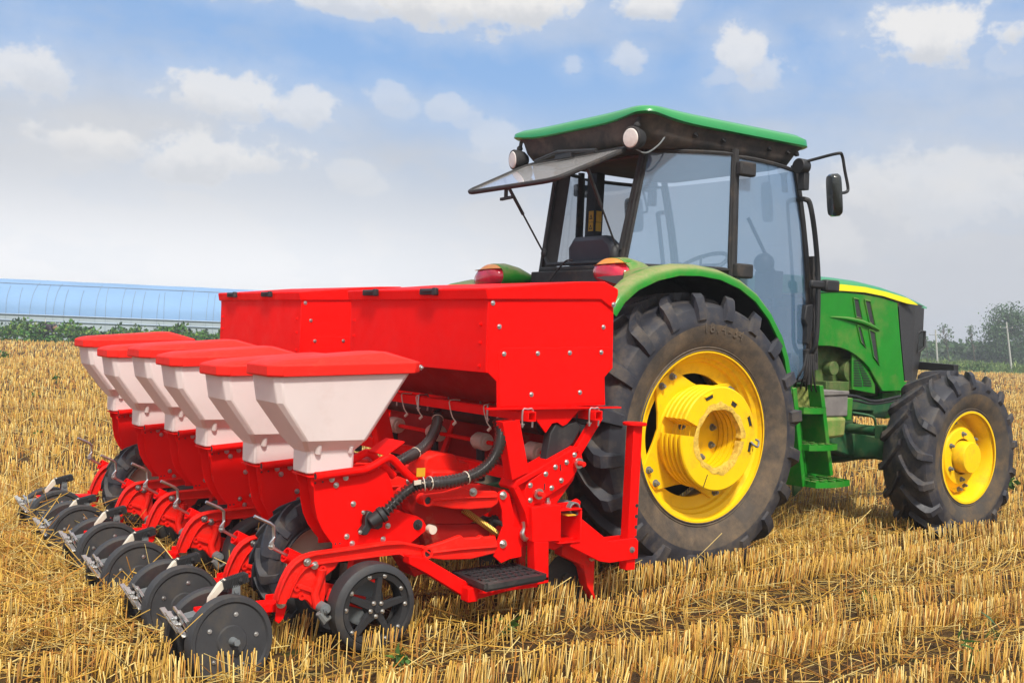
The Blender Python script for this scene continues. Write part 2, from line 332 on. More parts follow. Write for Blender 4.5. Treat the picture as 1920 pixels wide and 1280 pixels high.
# ------------------------------------------------------------------ ground
EA = at(0, 640, Z=0); EB = at(1920, 702, Z=0)                     # the far edge of the stubble field
ED = (EB - EA).normalized(); EN = Vector((-ED.y, ED.x, 0))          # EN points away from the camera
def beyond(x, y): return (x - EA.x) * EN.x + (y - EA.y) * EN.y
def rise(x, y):      # the soil heaves a little beside the tractor's right wheels
    return 0.085 * np.exp(-((x - 2.5) / 1.2) ** 2 - ((y + 1.25) / 0.55) ** 2) + 0.05 * np.exp(-((x - 0.05) / 1.0) ** 2 - ((y + 1.35) / 0.45) ** 2)
def hgt(x, y):
    return 0.012 * np.sin(x * 2.1 + 1.3 * np.sin(y * 1.7)) + 0.010 * np.sin(y * 3.3 + x * 0.8) + 0.008 * np.sin(x * 7.1 + y * 5.3) - 0.012 + rise(x, y)
def ground():
    g = np.concatenate([-np.geomspace(1600, 12, 26), np.linspace(-11.5, 11.5, 230), np.geomspace(12, 1600, 26)])
    xs = g + 0.0; ys = g - 0.5
    X, Y = np.meshgrid(xs, ys, indexing='ij'); Z = hgt(X, Y) * np.exp(-((X ** 2 + Y ** 2) / 20 ** 2))
    V = np.stack([X, Y, Z], -1).reshape(-1, 3); n = len(g); i = np.arange(n * n).reshape(n, n)
    f = np.stack([i[:-1, :-1], i[1:, :-1], i[1:, 1:], i[:-1, 1:]], -1).reshape(-1, 4)
    m = bpy.data.materials.new('field_soil'); m.use_nodes = True; nt = m.node_tree; L = nt.links; b = nt.nodes['Principled BSDF']; b.inputs['Roughness'].default_value = 0.95; b.inputs['Specular IOR Level'].default_value = 0.1
    geo = _n(nt, 'ShaderNodeNewGeometry')
    def noise(s, sx=1, det=8, rg=0.7):
        mp = _n(nt, 'ShaderNodeMapping'); mp.inputs['Scale'].default_value = (1, sx, 1); L.new(geo.outputs['Position'], mp.inputs[0])
        q = _n(nt, 'ShaderNodeTexNoise'); q.inputs['Scale'].default_value = s; q.inputs['Detail'].default_value = det; q.inputs['Roughness'].default_value = rg; L.new(mp.outputs[0], q.inputs['Vector']); return q.outputs['Fac']
    def ramp(v, lo, hi):
        r = _n(nt, 'ShaderNodeMapRange'); r.inputs['From Min'].default_value = lo; r.inputs['From Max'].default_value = hi; L.new(v, r.inputs['Value']); return r.outputs[0]
    def mix(fac, a, c):
        x = _n(nt, 'ShaderNodeMix', data_type='RGBA'); L.new(fac, x.inputs[0])
        for k, v in ((6, a), (7, c)):
            if hasattr(v, 'links'): L.new(v, x.inputs[k])
            else: x.inputs[k].default_value = (*v, 1)
        return x.outputs[2]
    soil = mix(ramp(noise(30), 0.35, 0.65), (0.026, 0.016, 0.009), (0.085, 0.050, 0.024))
    soil = mix(ramp(noise(9, 4), 0.48, 0.62), soil, (0.15, 0.085, 0.03))
    weed = mix(ramp(noise(2.2), 0.60, 0.70), soil, (0.035, 0.065, 0.012))
    grass = mix(ramp(noise(0.8), 0.3, 0.7), (0.05, 0.095, 0.02), (0.12, 0.15, 0.04))
    dp = _n(nt, 'ShaderNodeVectorMath', operation='DOT_PRODUCT'); L.new(geo.outputs['Position'], dp.inputs[0]); dp.inputs[1].default_value = EN
    L.new(mix(ramp(dp.outputs['Value'], EA.dot(EN) - 0.3, EA.dot(EN) + 0.5), weed, grass), b.inputs['Base Color'])
    bn = _n(nt, 'ShaderNodeBump'); bn.inputs['Strength'].default_value = 0.9; bn.inputs['Distance'].default_value = 0.03; L.new(noise(40), bn.inputs['Height']); L.new(bn.outputs[0], b.inputs['Normal'])
    tag(raw_mesh('ground', V, f, mat=m), kind='structure')
ground()

TY = -0.12                                                          # centre line of the tractor
ROWY = [-1.40, -0.845, -0.265, 0.27, 0.825, 1.39]
RUTS = [(-0.36, 0.40, TY - 1.14, TY - 0.72), (-0.36, 0.40, TY + 0.72, TY + 1.14), (2.15, 2.72, TY - 1.12, TY - 0.82), (2.15, 2.72, TY + 0.82, TY + 1.12)]
for y in ROWY: RUTS += [(-2.86, -2.52, y - 0.17, y + 0.17), (-2.28, -1.92, y - 0.22, y + 0.2)]
RUTS += [(-2.36, -2.0, -1.26, -1.0), (-2.36, -2.0, 0.98, 1.24)]
def straw_mesh(name, P0, P1, r, tint, label, cat):
    P0 = P0.astype(np.float64); P1 = P1.astype(np.float64); n = len(P0)
    d = P1 - P0; d /= np.linalg.norm(d, axis=1, keepdims=True) + 1e-9
    h = np.where(np.abs(d[:, 2:3]) < 0.8, np.array([[0, 0, 1.0]]), np.array([[1.0, 0, 0]]))
    a = np.cross(d, h); a /= np.linalg.norm(a, axis=1, keepdims=True) + 1e-9; b = np.cross(d, a)
    ph = RNG.uniform(0, 2 * PI, n)
    V = np.zeros((n, 6, 3))
    for k in range(3):
        t = (ph + 2 * PI * k / 3)[:, None]; off = (a * np.cos(t) + b * np.sin(t)) * r[:, None]
        V[:, k] = P0 + off; V[:, 3 + k] = P1 + off * 0.9
    i = (np.arange(n) * 6)[:, None]
    f4 = np.concatenate([i + np.array([[0, 1, 4, 3]]), i + np.array([[1, 2, 5, 4]]), i + np.array([[2, 0, 3, 5]])])
    f3 = i + np.array([[3, 4, 5]])
    T = np.repeat(tint[:, None, :], 6, 1).reshape(-1, 3)
    o = raw_mesh(name, V.reshape(-1, 3), f4, f3, STRAW, T)
    return tag(o, label, cat, kind='stuff')
def straw_tint(n, dark=0.0):
    c0 = np.array([0.68, 0.405, 0.066]); c1 = np.array([0.50, 0.215, 0.024]); c2 = np.array([0.86, 0.65, 0.23])
    t = RNG.random(n)[:, None]; u = RNG.random(n)[:, None]
    c = np.where(t < 0.55, c0, np.where(t < 0.8, c1, c2)) * (0.62 + 0.42 * u)
    return np.clip(c, 0, 0.9)
CXY = np.array([CAM.x, CAM.y])
def infield(x, y, marg=0.0):
    ok = (x - EA.x) * EN.x + (y - EA.y) * EN.y < -marg
    for x0, x1, y0, y1 in RUTS: ok &= ~((x > x0) & (x < x1) & (y > y0) & (y < y1))
    return ok
def wedge(dmin, dmax, n, extra=0.30):
    # random points in the part of the field that the photo looks over, with a margin to either side
    a = YAW + RNG.uniform(-0.45 - extra, 0.46 + extra, n); d = np.sqrt(RNG.uniform(dmin ** 2, dmax ** 2, n))
    if dmax < 12:      # the ground beside and behind the camera as well
        k = n // 5; a[:k] = RNG.uniform(-PI, PI, k); d[:k] = np.sqrt(RNG.uniform(0.2, 64, k))
    return CAM.x + np.sin(a) * d, CAM.y + np.cos(a) * d, d
ROWGAP = 0.27
def stubble():
    P0s, P1s, rs, ts = [], [], [], []
    for (d0, d1, n, rmul, hmul) in ((2.4, 9, 64000, 1.0, 1.0), (9, 18, 52000, 1.5, 1.0), (18, 34, 62000, 2.6, 1.0), (34, 75, 64000, 5.0, 1.1)):
        x, y, d = wedge(d0, d1, n)
        row = np.round(y / ROWGAP); y = row * ROWGAP + RNG.normal(0, 0.026, n) + 0.02 * np.sin(x * 1.3 + row)
        # tufts along the row, thin patches, and a wheel-flattened strip now and then
        tuft = np.sin(x * 9 + row * 2.7) + np.sin(x * 23 + row * 5.1) + 1.2 * np.sin(x * 1.1 + row * 1.9)
        lane = (np.mod(row, 3) == 2); keep = infield(x, y, 0.2) & (RNG.random(n) < (0.78 + 0.2 * tuft) * np.where(lane, 0.28, 1.0))
        x = x[keep]; y = y[keep]; k = len(x); rr = np.sin(row[keep] * 12.9898) * 43758.5453; rr = rr - np.floor(rr)
        hh = RNG.uniform(0.115, 0.152, k) * hmul * (0.84 + 0.26 * rr)
        lean = RNG.normal(0, 0.085, (k, 2)) + np.stack([0.10 * np.sin(x * 0.9 + rr * 6), 0.08 * np.cos(x * 0.7 + rr * 9)], -1)
        bent = RNG.random(k) < np.where(lane[keep], 0.45, 0.07); lean[bent] += RNG.normal(0, 0.7, (bent.sum(), 2))
        z0 = hgt(x, y) * np.exp(-((x ** 2 + y ** 2) / 400)) - 0.01
        p0 = np.stack([x, y, z0], -1); p1 = p0 + np.stack([lean[:, 0] * hh, lean[:, 1] * hh, hh / np.sqrt(1 + (lean ** 2).sum(1))], -1)
        P0s.append(p0); P1s.append(p1); rs.append(RNG.uniform(0.0019, 0.0034, k) * rmul); ts.append(straw_tint(k))
    straw_mesh('straw_stubble', np.concatenate(P0s), np.concatenate(P1s), np.concatenate(rs), np.concatenate(ts), 'golden rows of cut wheat stubble standing over the field', 'stubble')
def litter():
    P0s, P1s, rs, ts = [], [], [], []
    for (d0, d1, n, rmul) in ((2.4, 9, 38000, 0.85), (9, 18, 20000, 1.4), (18, 34, 26000, 2.6), (34, 60, 16000, 5.0)):
        x, y, d = wedge(d0, d1, n)
        clump = np.sin(x * 2.3 + 1.7 * np.sin(y * 1.9)) + np.sin(y * 2.9 + x * 0.7)
        ln_ = np.cos(2 * PI * (y / (ROWGAP * 3) - 2 / 3)); keep = infield(x, y, 0.2) & (RNG.random(n) < 0.42 + 0.18 * clump + 0.38 * ln_)
        # chopped straw also lies heaped behind the left rows of the planter
        x = x[keep]; y = y[keep]; k = len(x)
        ln = RNG.uniform(0.05, 0.24, k) * (1 + 0.15 * rmul); a = RNG.uniform(0, 2 * PI, k); tilt = np.abs(RNG.normal(0, 0.28, k))
        z = 0.006 + np.abs(RNG.normal(0, 0.022, k)) + rise(x, y)
        p0 = np.stack([x, y, z], -1); p1 = p0 + np.stack([np.cos(a) * np.cos(tilt), np.sin(a) * np.cos(tilt), np.sin(tilt)], -1) * ln[:, None]
        P0s.append(p0); P1s.append(p1); rs.append(RNG.uniform(0.0014, 0.003, k) * rmul); ts.append(straw_tint(k) * RNG.uniform(0.6, 1.05, (k, 1)))
    # heaps pushed up beside the press wheels
    for (cx, cy, sx, sy, n, hz) in ((-2.75, 0.55, 0.5, 0.16, 500, 0.07), (-2.6, 1.1, 0.35, 0.15, 450, 0.09), (-3.1, 0.2, 0.4, 0.5, 700, 0.05), (-3.2, -0.6, 0.35, 0.5, 600, 0.04), (-2.4, 1.75, 0.6, 0.22, 600, 0.10), (-2.5, -0.55, 0.3, 0.1, 300, 0.06), (1.1, -0.9, 0.5, 0.4, 900, 0.05)):
        x = RNG.normal(cx, sx, n); y = RNG.normal(cy, sy, n); a = RNG.uniform(0, 2 * PI, n); ln = RNG.uniform(0.08, 0.3, n); tilt = RNG.normal(0, 0.4, n)
        z = 0.01 + np.abs(RNG.normal(0, hz, n)); p0 = np.stack([x, y, z], -1)
        p1 = p0 + np.stack([np.cos(a) * np.cos(tilt), np.sin(a) * np.cos(tilt), np.sin(tilt)], -1) * ln[:, None]; p1[:, 2] = np.maximum(p1[:, 2], 0.0)
        P0s.append(p0); P1s.append(p1); rs.append(RNG.uniform(0.0014, 0.003, n)); ts.append(straw_tint(n))
    straw_mesh('loose_straw', np.concatenate(P0s), np.concatenate(P1s), np.concatenate(rs), np.concatenate(ts), 'chopped loose straw lying scattered between the stubble rows', 'straw')
stubble(); litter()

# ------------------------------------------------------------------ leaves
def leaf_cloud(C, N, size, elong=1.6, tints=((0.05, 0.12, 0.025), (0.09, 0.17, 0.04), (0.025, 0.06, 0.018)), droop=0.3):
    """C: (n,3) centres; returns verts, faces and tints of bent leaf quads"""
    n = len(C); d = RNG.normal(0, 1, (n, 3)); d[:, 2] -= droop; d /= np.linalg.norm(d, axis=1, keepdims=True)
    h = RNG.normal(0, 1, (n, 3)); s = np.cross(d, h); s /= np.linalg.norm(s, axis=1, keepdims=True) + 1e-9
    L = (size * RNG.uniform(0.6, 1.3, n))[:, None]; Wd = L / elong / 2
    nn = np.cross(d, s)
    V = np.stack([C, C + d * L * 0.5 + s * Wd + nn * L * .12, C + d * L, C + d * L * 0.5 - s * Wd + nn * L * .12], 1)
    i = (np.arange(n) * 4)[:, None]; F4 = i + np.array([[0, 1, 2, 3]])
    t = np.array(tints)[RNG.integers(0, len(tints), n)] * RNG.uniform(0.7, 1.3, (n, 1))
    return V.reshape(-1, 3), F4, np.repeat(t, 4, 0)
def foliage(name, C, size, parent=None, **kw):
    V, f, t = leaf_cloud(C, len(C), size, **kw)
    if parent is not None: V = V - np.array(WO[parent.name])
    return raw_mesh(name, V, f, mat=LEAF, tint=t, parent=parent)
def tree(name, base, h, w, label, n=1600, lean=(0, 0), size=0.3, group='trees along the far side of the field', clumps=26, low=0.25, stem=.028, tints=((0.05, 0.12, 0.04), (0.085, 0.165, 0.055), (0.03, 0.07, 0.03))):
    t = empty(name, base, label, 'tree', group); b = Vector(base); tr = MB()
    top = b + Vector((lean[0], lean[1], h * 0.93))
    pts = [b + (top - b) * k + Vector((0.06 * w * math.sin(5 * k + h), 0.05 * w * math.cos(4 * k), 0)) for k in (0, .2, .4, .6, .8, 1)]
    tr.tube(pts, [h * stem * (1 - .85 * k) + .01 for k in (0, .2, .4, .6, .8, 1)], 8)
    C = []
    for i in range(clumps):
        k = low + (1 - low) * (i + random.random()) / clumps; p = b + (top - b) * k
        a = random.uniform(0, 2 * PI); rr = w * 0.5 * math.sin(PI * min(1, (k - low) / (1 - low) * 0.72 + 0.2)) ** 0.6 * random.uniform(0.25, 0.95)
        q = p + Vector((math.cos(a) * rr, math.sin(a) * rr, random.uniform(0.02, 0.14) * h)); tr.tube([p - Vector((0, 0, .05 * h)), (p + q) / 2 - Vector((0, 0, .02 * h)), q], [h * .01, h * .007, h * .003], 5)
        s = w * random.uniform(0.09, 0.19); m = int(n / clumps * random.uniform(0.5, 1.5))
        C.append(np.array(q) + np.clip(RNG.normal(0, 1, (m, 3)), -1.5, 1.5) * np.array([s, s, s * 0.85]))
    tr.build('trunk', BARK, t)
    tag(foliage('crown', np.concatenate(C), size, t, tints=tints))
    return t

# ------------------------------------------------------------------ far left: greenhouse, crop strip, worker
def greenhouse():
    o = EA + EN * 7.0; e0 = -34; e1 = 26.0; Wd = 9.0
    t = empty('greenhouse', o, 'long blue plastic film greenhouse with grey side sheet beyond the crops', 'greenhouse')
    zs = 1.20; zr = 3.10
    def pt(s, k, off=0.0):   # k 0..1 across the arch
        a = PI * k; return o + ED * s + EN * (Wd / 2 - (Wd / 2 + off) * math.cos(a)) + Vector((0, 0, zs + (zr - zs + off) * math.sin(a) ** 0.85))
    ks = [i / 20 for i in range(21)]; f = MB(); f.loft([[pt(e0 + (e1 - e0) * j / 40, k, 0.01 * math.sin(j * 2.3)) for k in ks] for j in range(41)], False, False); f.build('film_cover', FILM, t)
    e = MB()
    for s in (e0, e1):
        e = MB(); e.add([pt(s, k) for k in ks] + [o + ED * s + EN * Wd, o + ED * s], [tuple(range(23))]); e.build('end_sheet', FILM, t)
    w = MB()
    for off in (0.0, Wd): w.bar(o + ED * e0 + EN * off + Vector((0, 0, .6)), o + ED * e1 + EN * off + Vector((0, 0, .6)), 0.03, 1.2)
    w.build('side_sheet', NETM, t)
    for z in (1.22, 0.92, 0.30):
        r = MB(); r.cyl(o + ED * e0 - EN * .05 + Vector((0, 0, z)), o + ED * e1 - EN * .05 + Vector((0, 0, z)), 0.03, 8); r.build('rail', FRAMEW, t)
    r = MB(); r.tube([pt(e0, 0.30, 0.03), pt(e1, 0.30, 0.03)], 0.02, 6); r.build('rope', FRAMEW, t)
    s = e0 + 0.4; first = None; i = 0
    while s < e1:
        h = MB(); lean_ = random.choice((1, -1, .5)); top = random.choice((0.24, 0.3, 0.34, 0.26)); h.tube([o + ED * s - EN * .03] + [pt(s + 0.25 * k * lean_, k, 0.012) for k in np.linspace(0.0, top, 8)], 0.011, 5)
        h.build('hoop', FRAMEW, t); s += random.choice((0.35, 0.5, 0.75, 0.6))
greenhouse()
def crops():
    n = 26000; s = RNG.uniform(-30, 24, n); w = RNG.uniform(0.9, 5.0, n)
    top = 0.50 + 0.12 * np.sin(s * 1.1) + 0.12 * np.sin(s * 2.7 + 1) + 0.13 * np.sin(s * 6.1) + 0.05 * w; top = np.clip(top, 0.22, 1.2); sw = (at(84, 640, Z=0) - EA).dot(ED); top *= 1 - 0.72 * np.exp(-((s - sw) / 0.9) ** 2) * (w < 2.4)
    z = top * np.sqrt(RNG.random(n)) + 0.02
    C = np.array(EA) + s[:, None] * np.array(ED) + w[:, None] * np.array(EN); C[:, 2] = z
    C += RNG.normal(0, 0.05, C.shape)
    o = foliage('vegetable_crop', C, 0.20, tints=((0.035, 0.14, 0.012), (0.08, 0.22, 0.02), (0.015, 0.055, 0.01), (0.17, 0.27, 0.04), (0.012, 0.04, 0.008)))
    tag(o, 'dense green leafy vegetable crop in a strip before the greenhouse', 'crop', kind='stuff')
    b = at(187, 640, Z=0) + EN * 3.2; t = empty('tall_bush', (b.x, b.y, 0), 'tallest leafy bush rising above the crop before the greenhouse', 'bush')
    st = MB(); st.tube([b, b + Vector((.05, 0, .6)), b + Vector((0, .05, 1.15))], [.03, .02, .01], 6); st.build('stem', BARK, t)
    C = np.concatenate([np.array(b) + np.array([0, 0, z0]) + RNG.normal(0, 1, (150, 3)) * np.array([sx, sx, .13]) for z0, sx in ((.35, .34), (.6, .34), (.85, .26), (1.1, .17))])
    foliage('foliage', C, 0.22, t, tints=((0.05, 0.15, 0.03), (0.10, 0.22, 0.05), (0.025, 0.07, 0.02)))
    for px in (45, 64, 74, 84, 158, 161, 205, 214, 229, 242, 252, 320, 352, 384):
        p = at(px, 640, Z=0) + EN * random.uniform(2.8, 4.6); m = MB(); m.tube([p, p + Vector((random.uniform(-.06, .06), 0, random.uniform(.85, 1.15)))], 0.013, 6)
        m.v = [tuple(v) for v in m.v]; tag(m.build('crop_stake', CREAM, origin=(p.x, p.y, 0)), 'thin pale stake standing among the green crop plants', 'stake', 'stakes in the crop strip')
crops()
def worker():
    b = at(84, 640, Z=0) + EN * 0.25; b.z = -0.10; sgn = ED
    def p(f, s, z): return b + sgn * f + EN * s + Vector((0, 0, z))
    J = dict(pel=p(-.28, 0, .62), sp=p(-.05, 0, .80), ch=p(.14, 0, .84), nk=p(.25, 0, .82), hd=p(.36, 0, .80))
    vs, es, rs = [], [], []
    def chain(pts, rad, start=None):
        prev = start
        for q, r in zip(pts, rad):
            vs.append(q); rs.append(r); k = len(vs) - 1
            if prev is not None: es.append((prev, k))
            prev = k
        return prev
    chain([J['pel'], J['sp'], J['ch'], J['nk']], [.17, .17, .18, .08])
    for s in (-1, 1):
        chain([p(-.28, .1 * s, .55), p(.02, .14 * s, .50), p(-.14, .13 * s, .12), p(0, .13 * s, .05)], [.12, .09, .06, .05], 0)
        chain([p(.16, .20 * s, .80), p(.25, .24 * s, .58), p(.45, .18 * s, .42), p(.53, .16 * s, .38)], [.075, .06, .045, .03], 2)
    me = bpy.data.meshes.new('person'); me.from_pydata([v - b for v in vs], es, []); o = bpy.data.objects.new('person', me); COL.objects.link(o); o.location = b; WO[o.name] = b
    sk = o.modifiers.new('skin', 'SKIN'); sub = o.modifiers.new('sub', 'SUBSURF'); sub.levels = 1; sub.render_levels = 2; me.materials.append(CLOTHD)
    for k, v in enumerate(me.skin_vertices[0].data): v.radius = (rs[k], rs[k]); v.use_root = (k == 0)
    tag(o, 'crouching person in dark clothes bending over the green crop', 'person')
    h = MB(); h.ball(J['hd'], .115, sc=(1, .85, 1.1), n=14, m=10); h.ball(J['hd'] + sgn * .11 + Vector((0, 0, -.02)), .022); h.ball(J['hd'] + EN * -.1, .03, sc=(1, .5, 1.2)); h.build('head', SKIN, o)
    q = MB(); q.ball(J['hd'] - sgn * .03 + Vector((0, 0, .04)), .118, sc=(1, 1, .95), n=14, m=10); q.build('hair', BLK, o)
    for s in (-1, 1):
        g = MB(); c = p(.56, .16 * s, .36); g.ball(c, .045, sc=(1.1, .8, .5))
        for k in range(4): g.tube([c + EN * (.02 * (k - 1.5)) , c + sgn * .05 + EN * (.022 * (k - 1.5)) - Vector((0, 0, .02)), c + sgn * (.075 + .008 * (k % 2)) + EN * (.02 * (k - 1.5)) - Vector((0, 0, .05))], [.011, .010, .008], 6)
        g.tube([c - EN * s * .03, c + sgn * .03 - EN * s * .05, c + sgn * .055 - EN * s * .045 - Vector((0, 0, .02))], [.012, .011, .009], 6); g.build('hand', SKIN, o)
worker()

# ------------------------------------------------------------------ far right: wood edge, trees, poles
def far_right():
    def gp(px, off):
        p = at(px, 700, Z=0); d = ray(px, 700); d.z = 0; q = EA + EN * off; t = (q - CAM).dot(EN) / d.dot(EN); return Vector((CAM.x + d.x * t, CAM.y + d.y * t, 0))
    OFF = 30.0
    n = 16000; u = RNG.uniform(0, 1, n); a = gp(1330, OFF); b = gp(2250, OFF)
    C = np.array(a) + u[:, None] * np.array(b - a) + RNG.uniform(0, 6, n)[:, None] * np.array(EN)
    top = 1.72 + 0.10 * np.sin(u * 60) + 0.10 * np.sin(u * 131 + 1) + 0.08 * np.sin(u * 300); C[:, 2] = top * RNG.random(n) ** 0.6
    o = foliage('far_wood', C, 0.42, elong=1.3, tints=((0.07, 0.14, 0.055), (0.10, 0.18, 0.06), (0.05, 0.10, 0.05))); tag(o, 'low dark belt of woodland along the far right field edge', 'wood', kind='stuff')
    n = 7000; u = RNG.uniform(0, 1, n); a = gp(1500, 2.0); b = gp(2200, 2.0)
    C = np.array(a) + u[:, None] * np.array(b - a) + RNG.uniform(0, 20, n)[:, None] * np.array(EN); C[:, 2] = RNG.random(n) * (0.22 + 0.12 * np.sin(u * 90))
    o = foliage('rough_grass', C, 0.34, elong=4, droop=-1.5, tints=((0.13, 0.21, 0.04), (0.20, 0.26, 0.07), (0.10, 0.16, 0.04))); tag(o, 'strip of rough green grass between stubble and woodland', 'grass', kind='stuff')
    tall = lambda px, py, off: (lambda g: (g, (at(px, py, X=g.x)).z))(gp(px, off))
    for name, px, py, w, lab, kw in (
        ('broad_tree', 1885, 583, 3.5, 'broad dark leafy tree just left of the photo right edge', dict(n=8500, clumps=64, size=0.19, low=0.06)),
        ('broad_tree', 1955, 578, 3.9, 'broad leafy tree cut off by the right edge of the photo', dict(n=9500, clumps=64, size=0.19, low=0.06)),
        ('thin_tree', 1783, 612, 1.25, 'thin leaning tree right behind the left pale pole', dict(n=170, clumps=16, size=0.2, lean=(-0.75, 0.45), low=0.42, stem=.008)),
        ('thin_tree', 1830, 610, .85, 'thin wispy tree standing alone between pole and broad tree', dict(n=170, clumps=14, size=0.2, lean=(-0.6, 0.35), low=0.42, stem=.008)),
        ('thin_tree', 1739, 632, .7, 'faintest thin tree beside the tractor nose', dict(n=60, clumps=9, size=0.2, lean=(-.2, .1), low=0.42, stem=.006))):
        g, z = tall(px, py, OFF - 3.0); tree(name, (g.x, g.y, 0), z, w, lab, **kw)
    for px, pt_, x2, lab, off in ((1758, 618, 1754, 'slim pale concrete utility pole nearest the tractor nose', 10.0), (1897, 604, 1887, 'slim concrete utility pole before the broad right tree', 5.0)):
        g = gp(px, off); top = at(x2, pt_, X=g.x + 0.0); top = Vector((g.x, g.y, 0)) + Vector((at(x2, pt_, Y=g.y).x - g.x, 0, at(x2, pt_, Y=g.y).z))
        t = empty('utility_pole', (g.x, g.y, 0), lab, 'pole', 'utility poles at the field edge'); m = MB(); m.tube([g, top], [.062, .045], 10); m.build('post', CONC, t)
        c = MB(); q = top - Vector((0, 0, .35)); c.bar(q - ED * .45, q + ED * .45, .03, .03); c.build('crossarm', STEEL, t)
        for s in (-.42, 0, .42):
            i = MB(); i.cyl(q + ED * s, q + ED * s + Vector((0, 0, .09)), .018, 8); i.build('insulator', CREAM, t)
    # a couple of leafy weeds on the field edge
    for px, py, s, lab in ((1818, 696, .5, 'leafy weed clump at the field edge behind the front wheel'), (1846, 697, .45, 'smaller weed clump at the field edge under the broad tree')):
        g = gp(px, 0.6); t = empty('weed', (g.x, g.y, 0), lab, 'weed'); C = np.array(g) + RNG.normal(0, 1, (60, 3)) * np.array([s, s * .5, .16]) + np.array([0, 0, .22]); C[:, 2] = np.abs(C[:, 2]); foliage('foliage', C, 0.26, t, elong=2.4, tints=((0.06, 0.13, 0.03), (0.04, 0.09, 0.02)))
far_right()
def weed(px, py, h, n, lab, elong=2.2, size=0.05, Z=0.0):
    p = at(px, py, Z=Z); p.z = 0; t = empty('weed', p, lab, 'weed')
    st = MB()
    tips = []
    for k in range(max(3, n // 6)):
        a = random.uniform(0, 2 * PI); q = p + Vector((math.cos(a) * h * .5 * random.random(), math.sin(a) * h * .5 * random.random(), h * random.uniform(.5, 1))); st.tube([p, (p + q) / 2 + Vector((0, 0, h * .1)), q], [.003, .002, .001], 5); tips.append(q)
    st.build('stem', M_STEM, t)
    C = np.concatenate([np.array(q) + RNG.normal(0, h * .13, (max(2, n // len(tips)), 3)) for q in tips]); C[:, 2] = np.abs(C[:, 2]) + .01
    foliage('foliage', C, size, t, elong=elong, tints=((0.045, 0.13, 0.02), (0.08, 0.18, 0.03)))
M_STEM = M('green_stem', (0.06, 0.12, 0.03), 0.6)
for a in ((1806, 1262, .10, 12, 'grassy green weed tuft at the lower right of the field', 9, .085), (1866, 1215, .10, 9, 'slender green weed right above the lower right tuft', 9, .08), (1625, 1135, .05, 12, 'small green weed in the bare soil gap at right', 2, .05), (950, 1195, .06, 16, 'small leafy weed in front of the black step', 2, .05),
          (925, 1190, .05, 10, 'tiny leafy weed left of the weed before the step', 2, .05), (750, 1262, .06, 16, 'low weed by the lower edge below the spoked wheel', 2, .05), (105, 718, .13, 16, 'dark weed in the far left stubble', 1.8, .08), (63, 745, .10, 14, 'second dark weed in the far left stubble, nearer', 1.8, .07), (72, 826, .08, 12, 'small weed low in the left stubble', 1.8, .05), (5, 680, .22, 24, 'weed cut off by the left edge of the photo', 1.8, .12),
          (1560, 1040, .06, 14, 'weed seedling among stubble right of the big tyre', 2, .05), (1890, 920, .16, 26, 'leafy weed beside the front wheel at the right edge', 2, .09), (120, 1030, .09, 40, 'bright green weed under the second press wheel from the left', 1.6, .07)):
    weed(*a[:5], elong=a[5], size=a[6])

# ------------------------------------------------------------------ tractor
def lug_tyre(c, Rr, Wd, rim, nl, lug, sgn, side_h=0.30, adv=0.30, bw=0.058, tw=0.034):
    """carcass + chevron lugs; returns one MB: material 0 tread, 1 sidewall. sgn = side of the outer face (-1: towards -Y)"""
    m = MB(); hw = Wd / 2; rc = Rr - lug
    prof = [(rim * 0.985, hw * .70), (rim + .012, hw * .80), (rim + .035, hw * .845), (rim + (rc - rim) * .30, hw * .965), (rim + (rc - rim) * .52, hw * 1.0), (rim + (rc - rim) * .54, hw * 1.005), (rim + (rc - rim) * .70, hw * .985), (rim + (rc - rim) * .88, hw * .92), (rc - .012, hw * .80), (rc + .002, hw * .5), (rc + .006, 0)]
    full = prof + [(r, -y) for r, y in prof[-2::-1]]; k = len(prof)
    mis = [1 if (i < 5 or i >= len(full) - 6) else 0 for i in range(len(full) - 1)]
    m.lathe(full, c, 96, mis=mis)
    # bead rings on the outer side
    for rr in (rim + .006, rim + .020): m.lathe([(rr - .006, sgn * hw * .815), (rr, sgn * hw * .845), (rr + .006, sgn * hw * .825)], c, 72, 1)
    secs = [(.02, .0, 0), (.20, .30, 0), (.42, .60, 0), (.64, .83, 0), (.80, .95, 0), (.905, 1.0, .008), (.95, 1.03, .055), (.965, 1.05, (rc - rim) * .34)]
    for sd in (1, -1):
        for i in range(nl):
            ph = 2 * PI * (i + (0.5 if sd < 0 else 0)) / nl; rings = []
            for (yy, tt, dr) in secs:
                a = ph + adv * tt; last = dr > .04
                rb = rc - .01 - dr; rt = Rr - dr - (.010 if dr > .004 else 0) - 0.006 * yy
                if last: rt = rb + lug * (.62 if dr < .08 else .18)
                y = sd * hw * yy; yt = y * (1.03 if dr > .004 else 1.0) + (sd * lug * (.28 if last else 0))
                kb = bw / Rr / 2 * (1.1 if yy > .6 else 1); kt = tw / Rr / 2 * (1.25 if yy > .6 else 1)
                def q(r, aa, y): return (c[0] + r * math.cos(aa), c[1] + y, c[2] + r * math.sin(aa))
                rings.append([q(rb, a - kb, y), q(rt, a - kt, yt), q(rt, a + kt, yt), q(rb, a + kb, y)])
            m.loft(rings, True, True, 0)
    return m
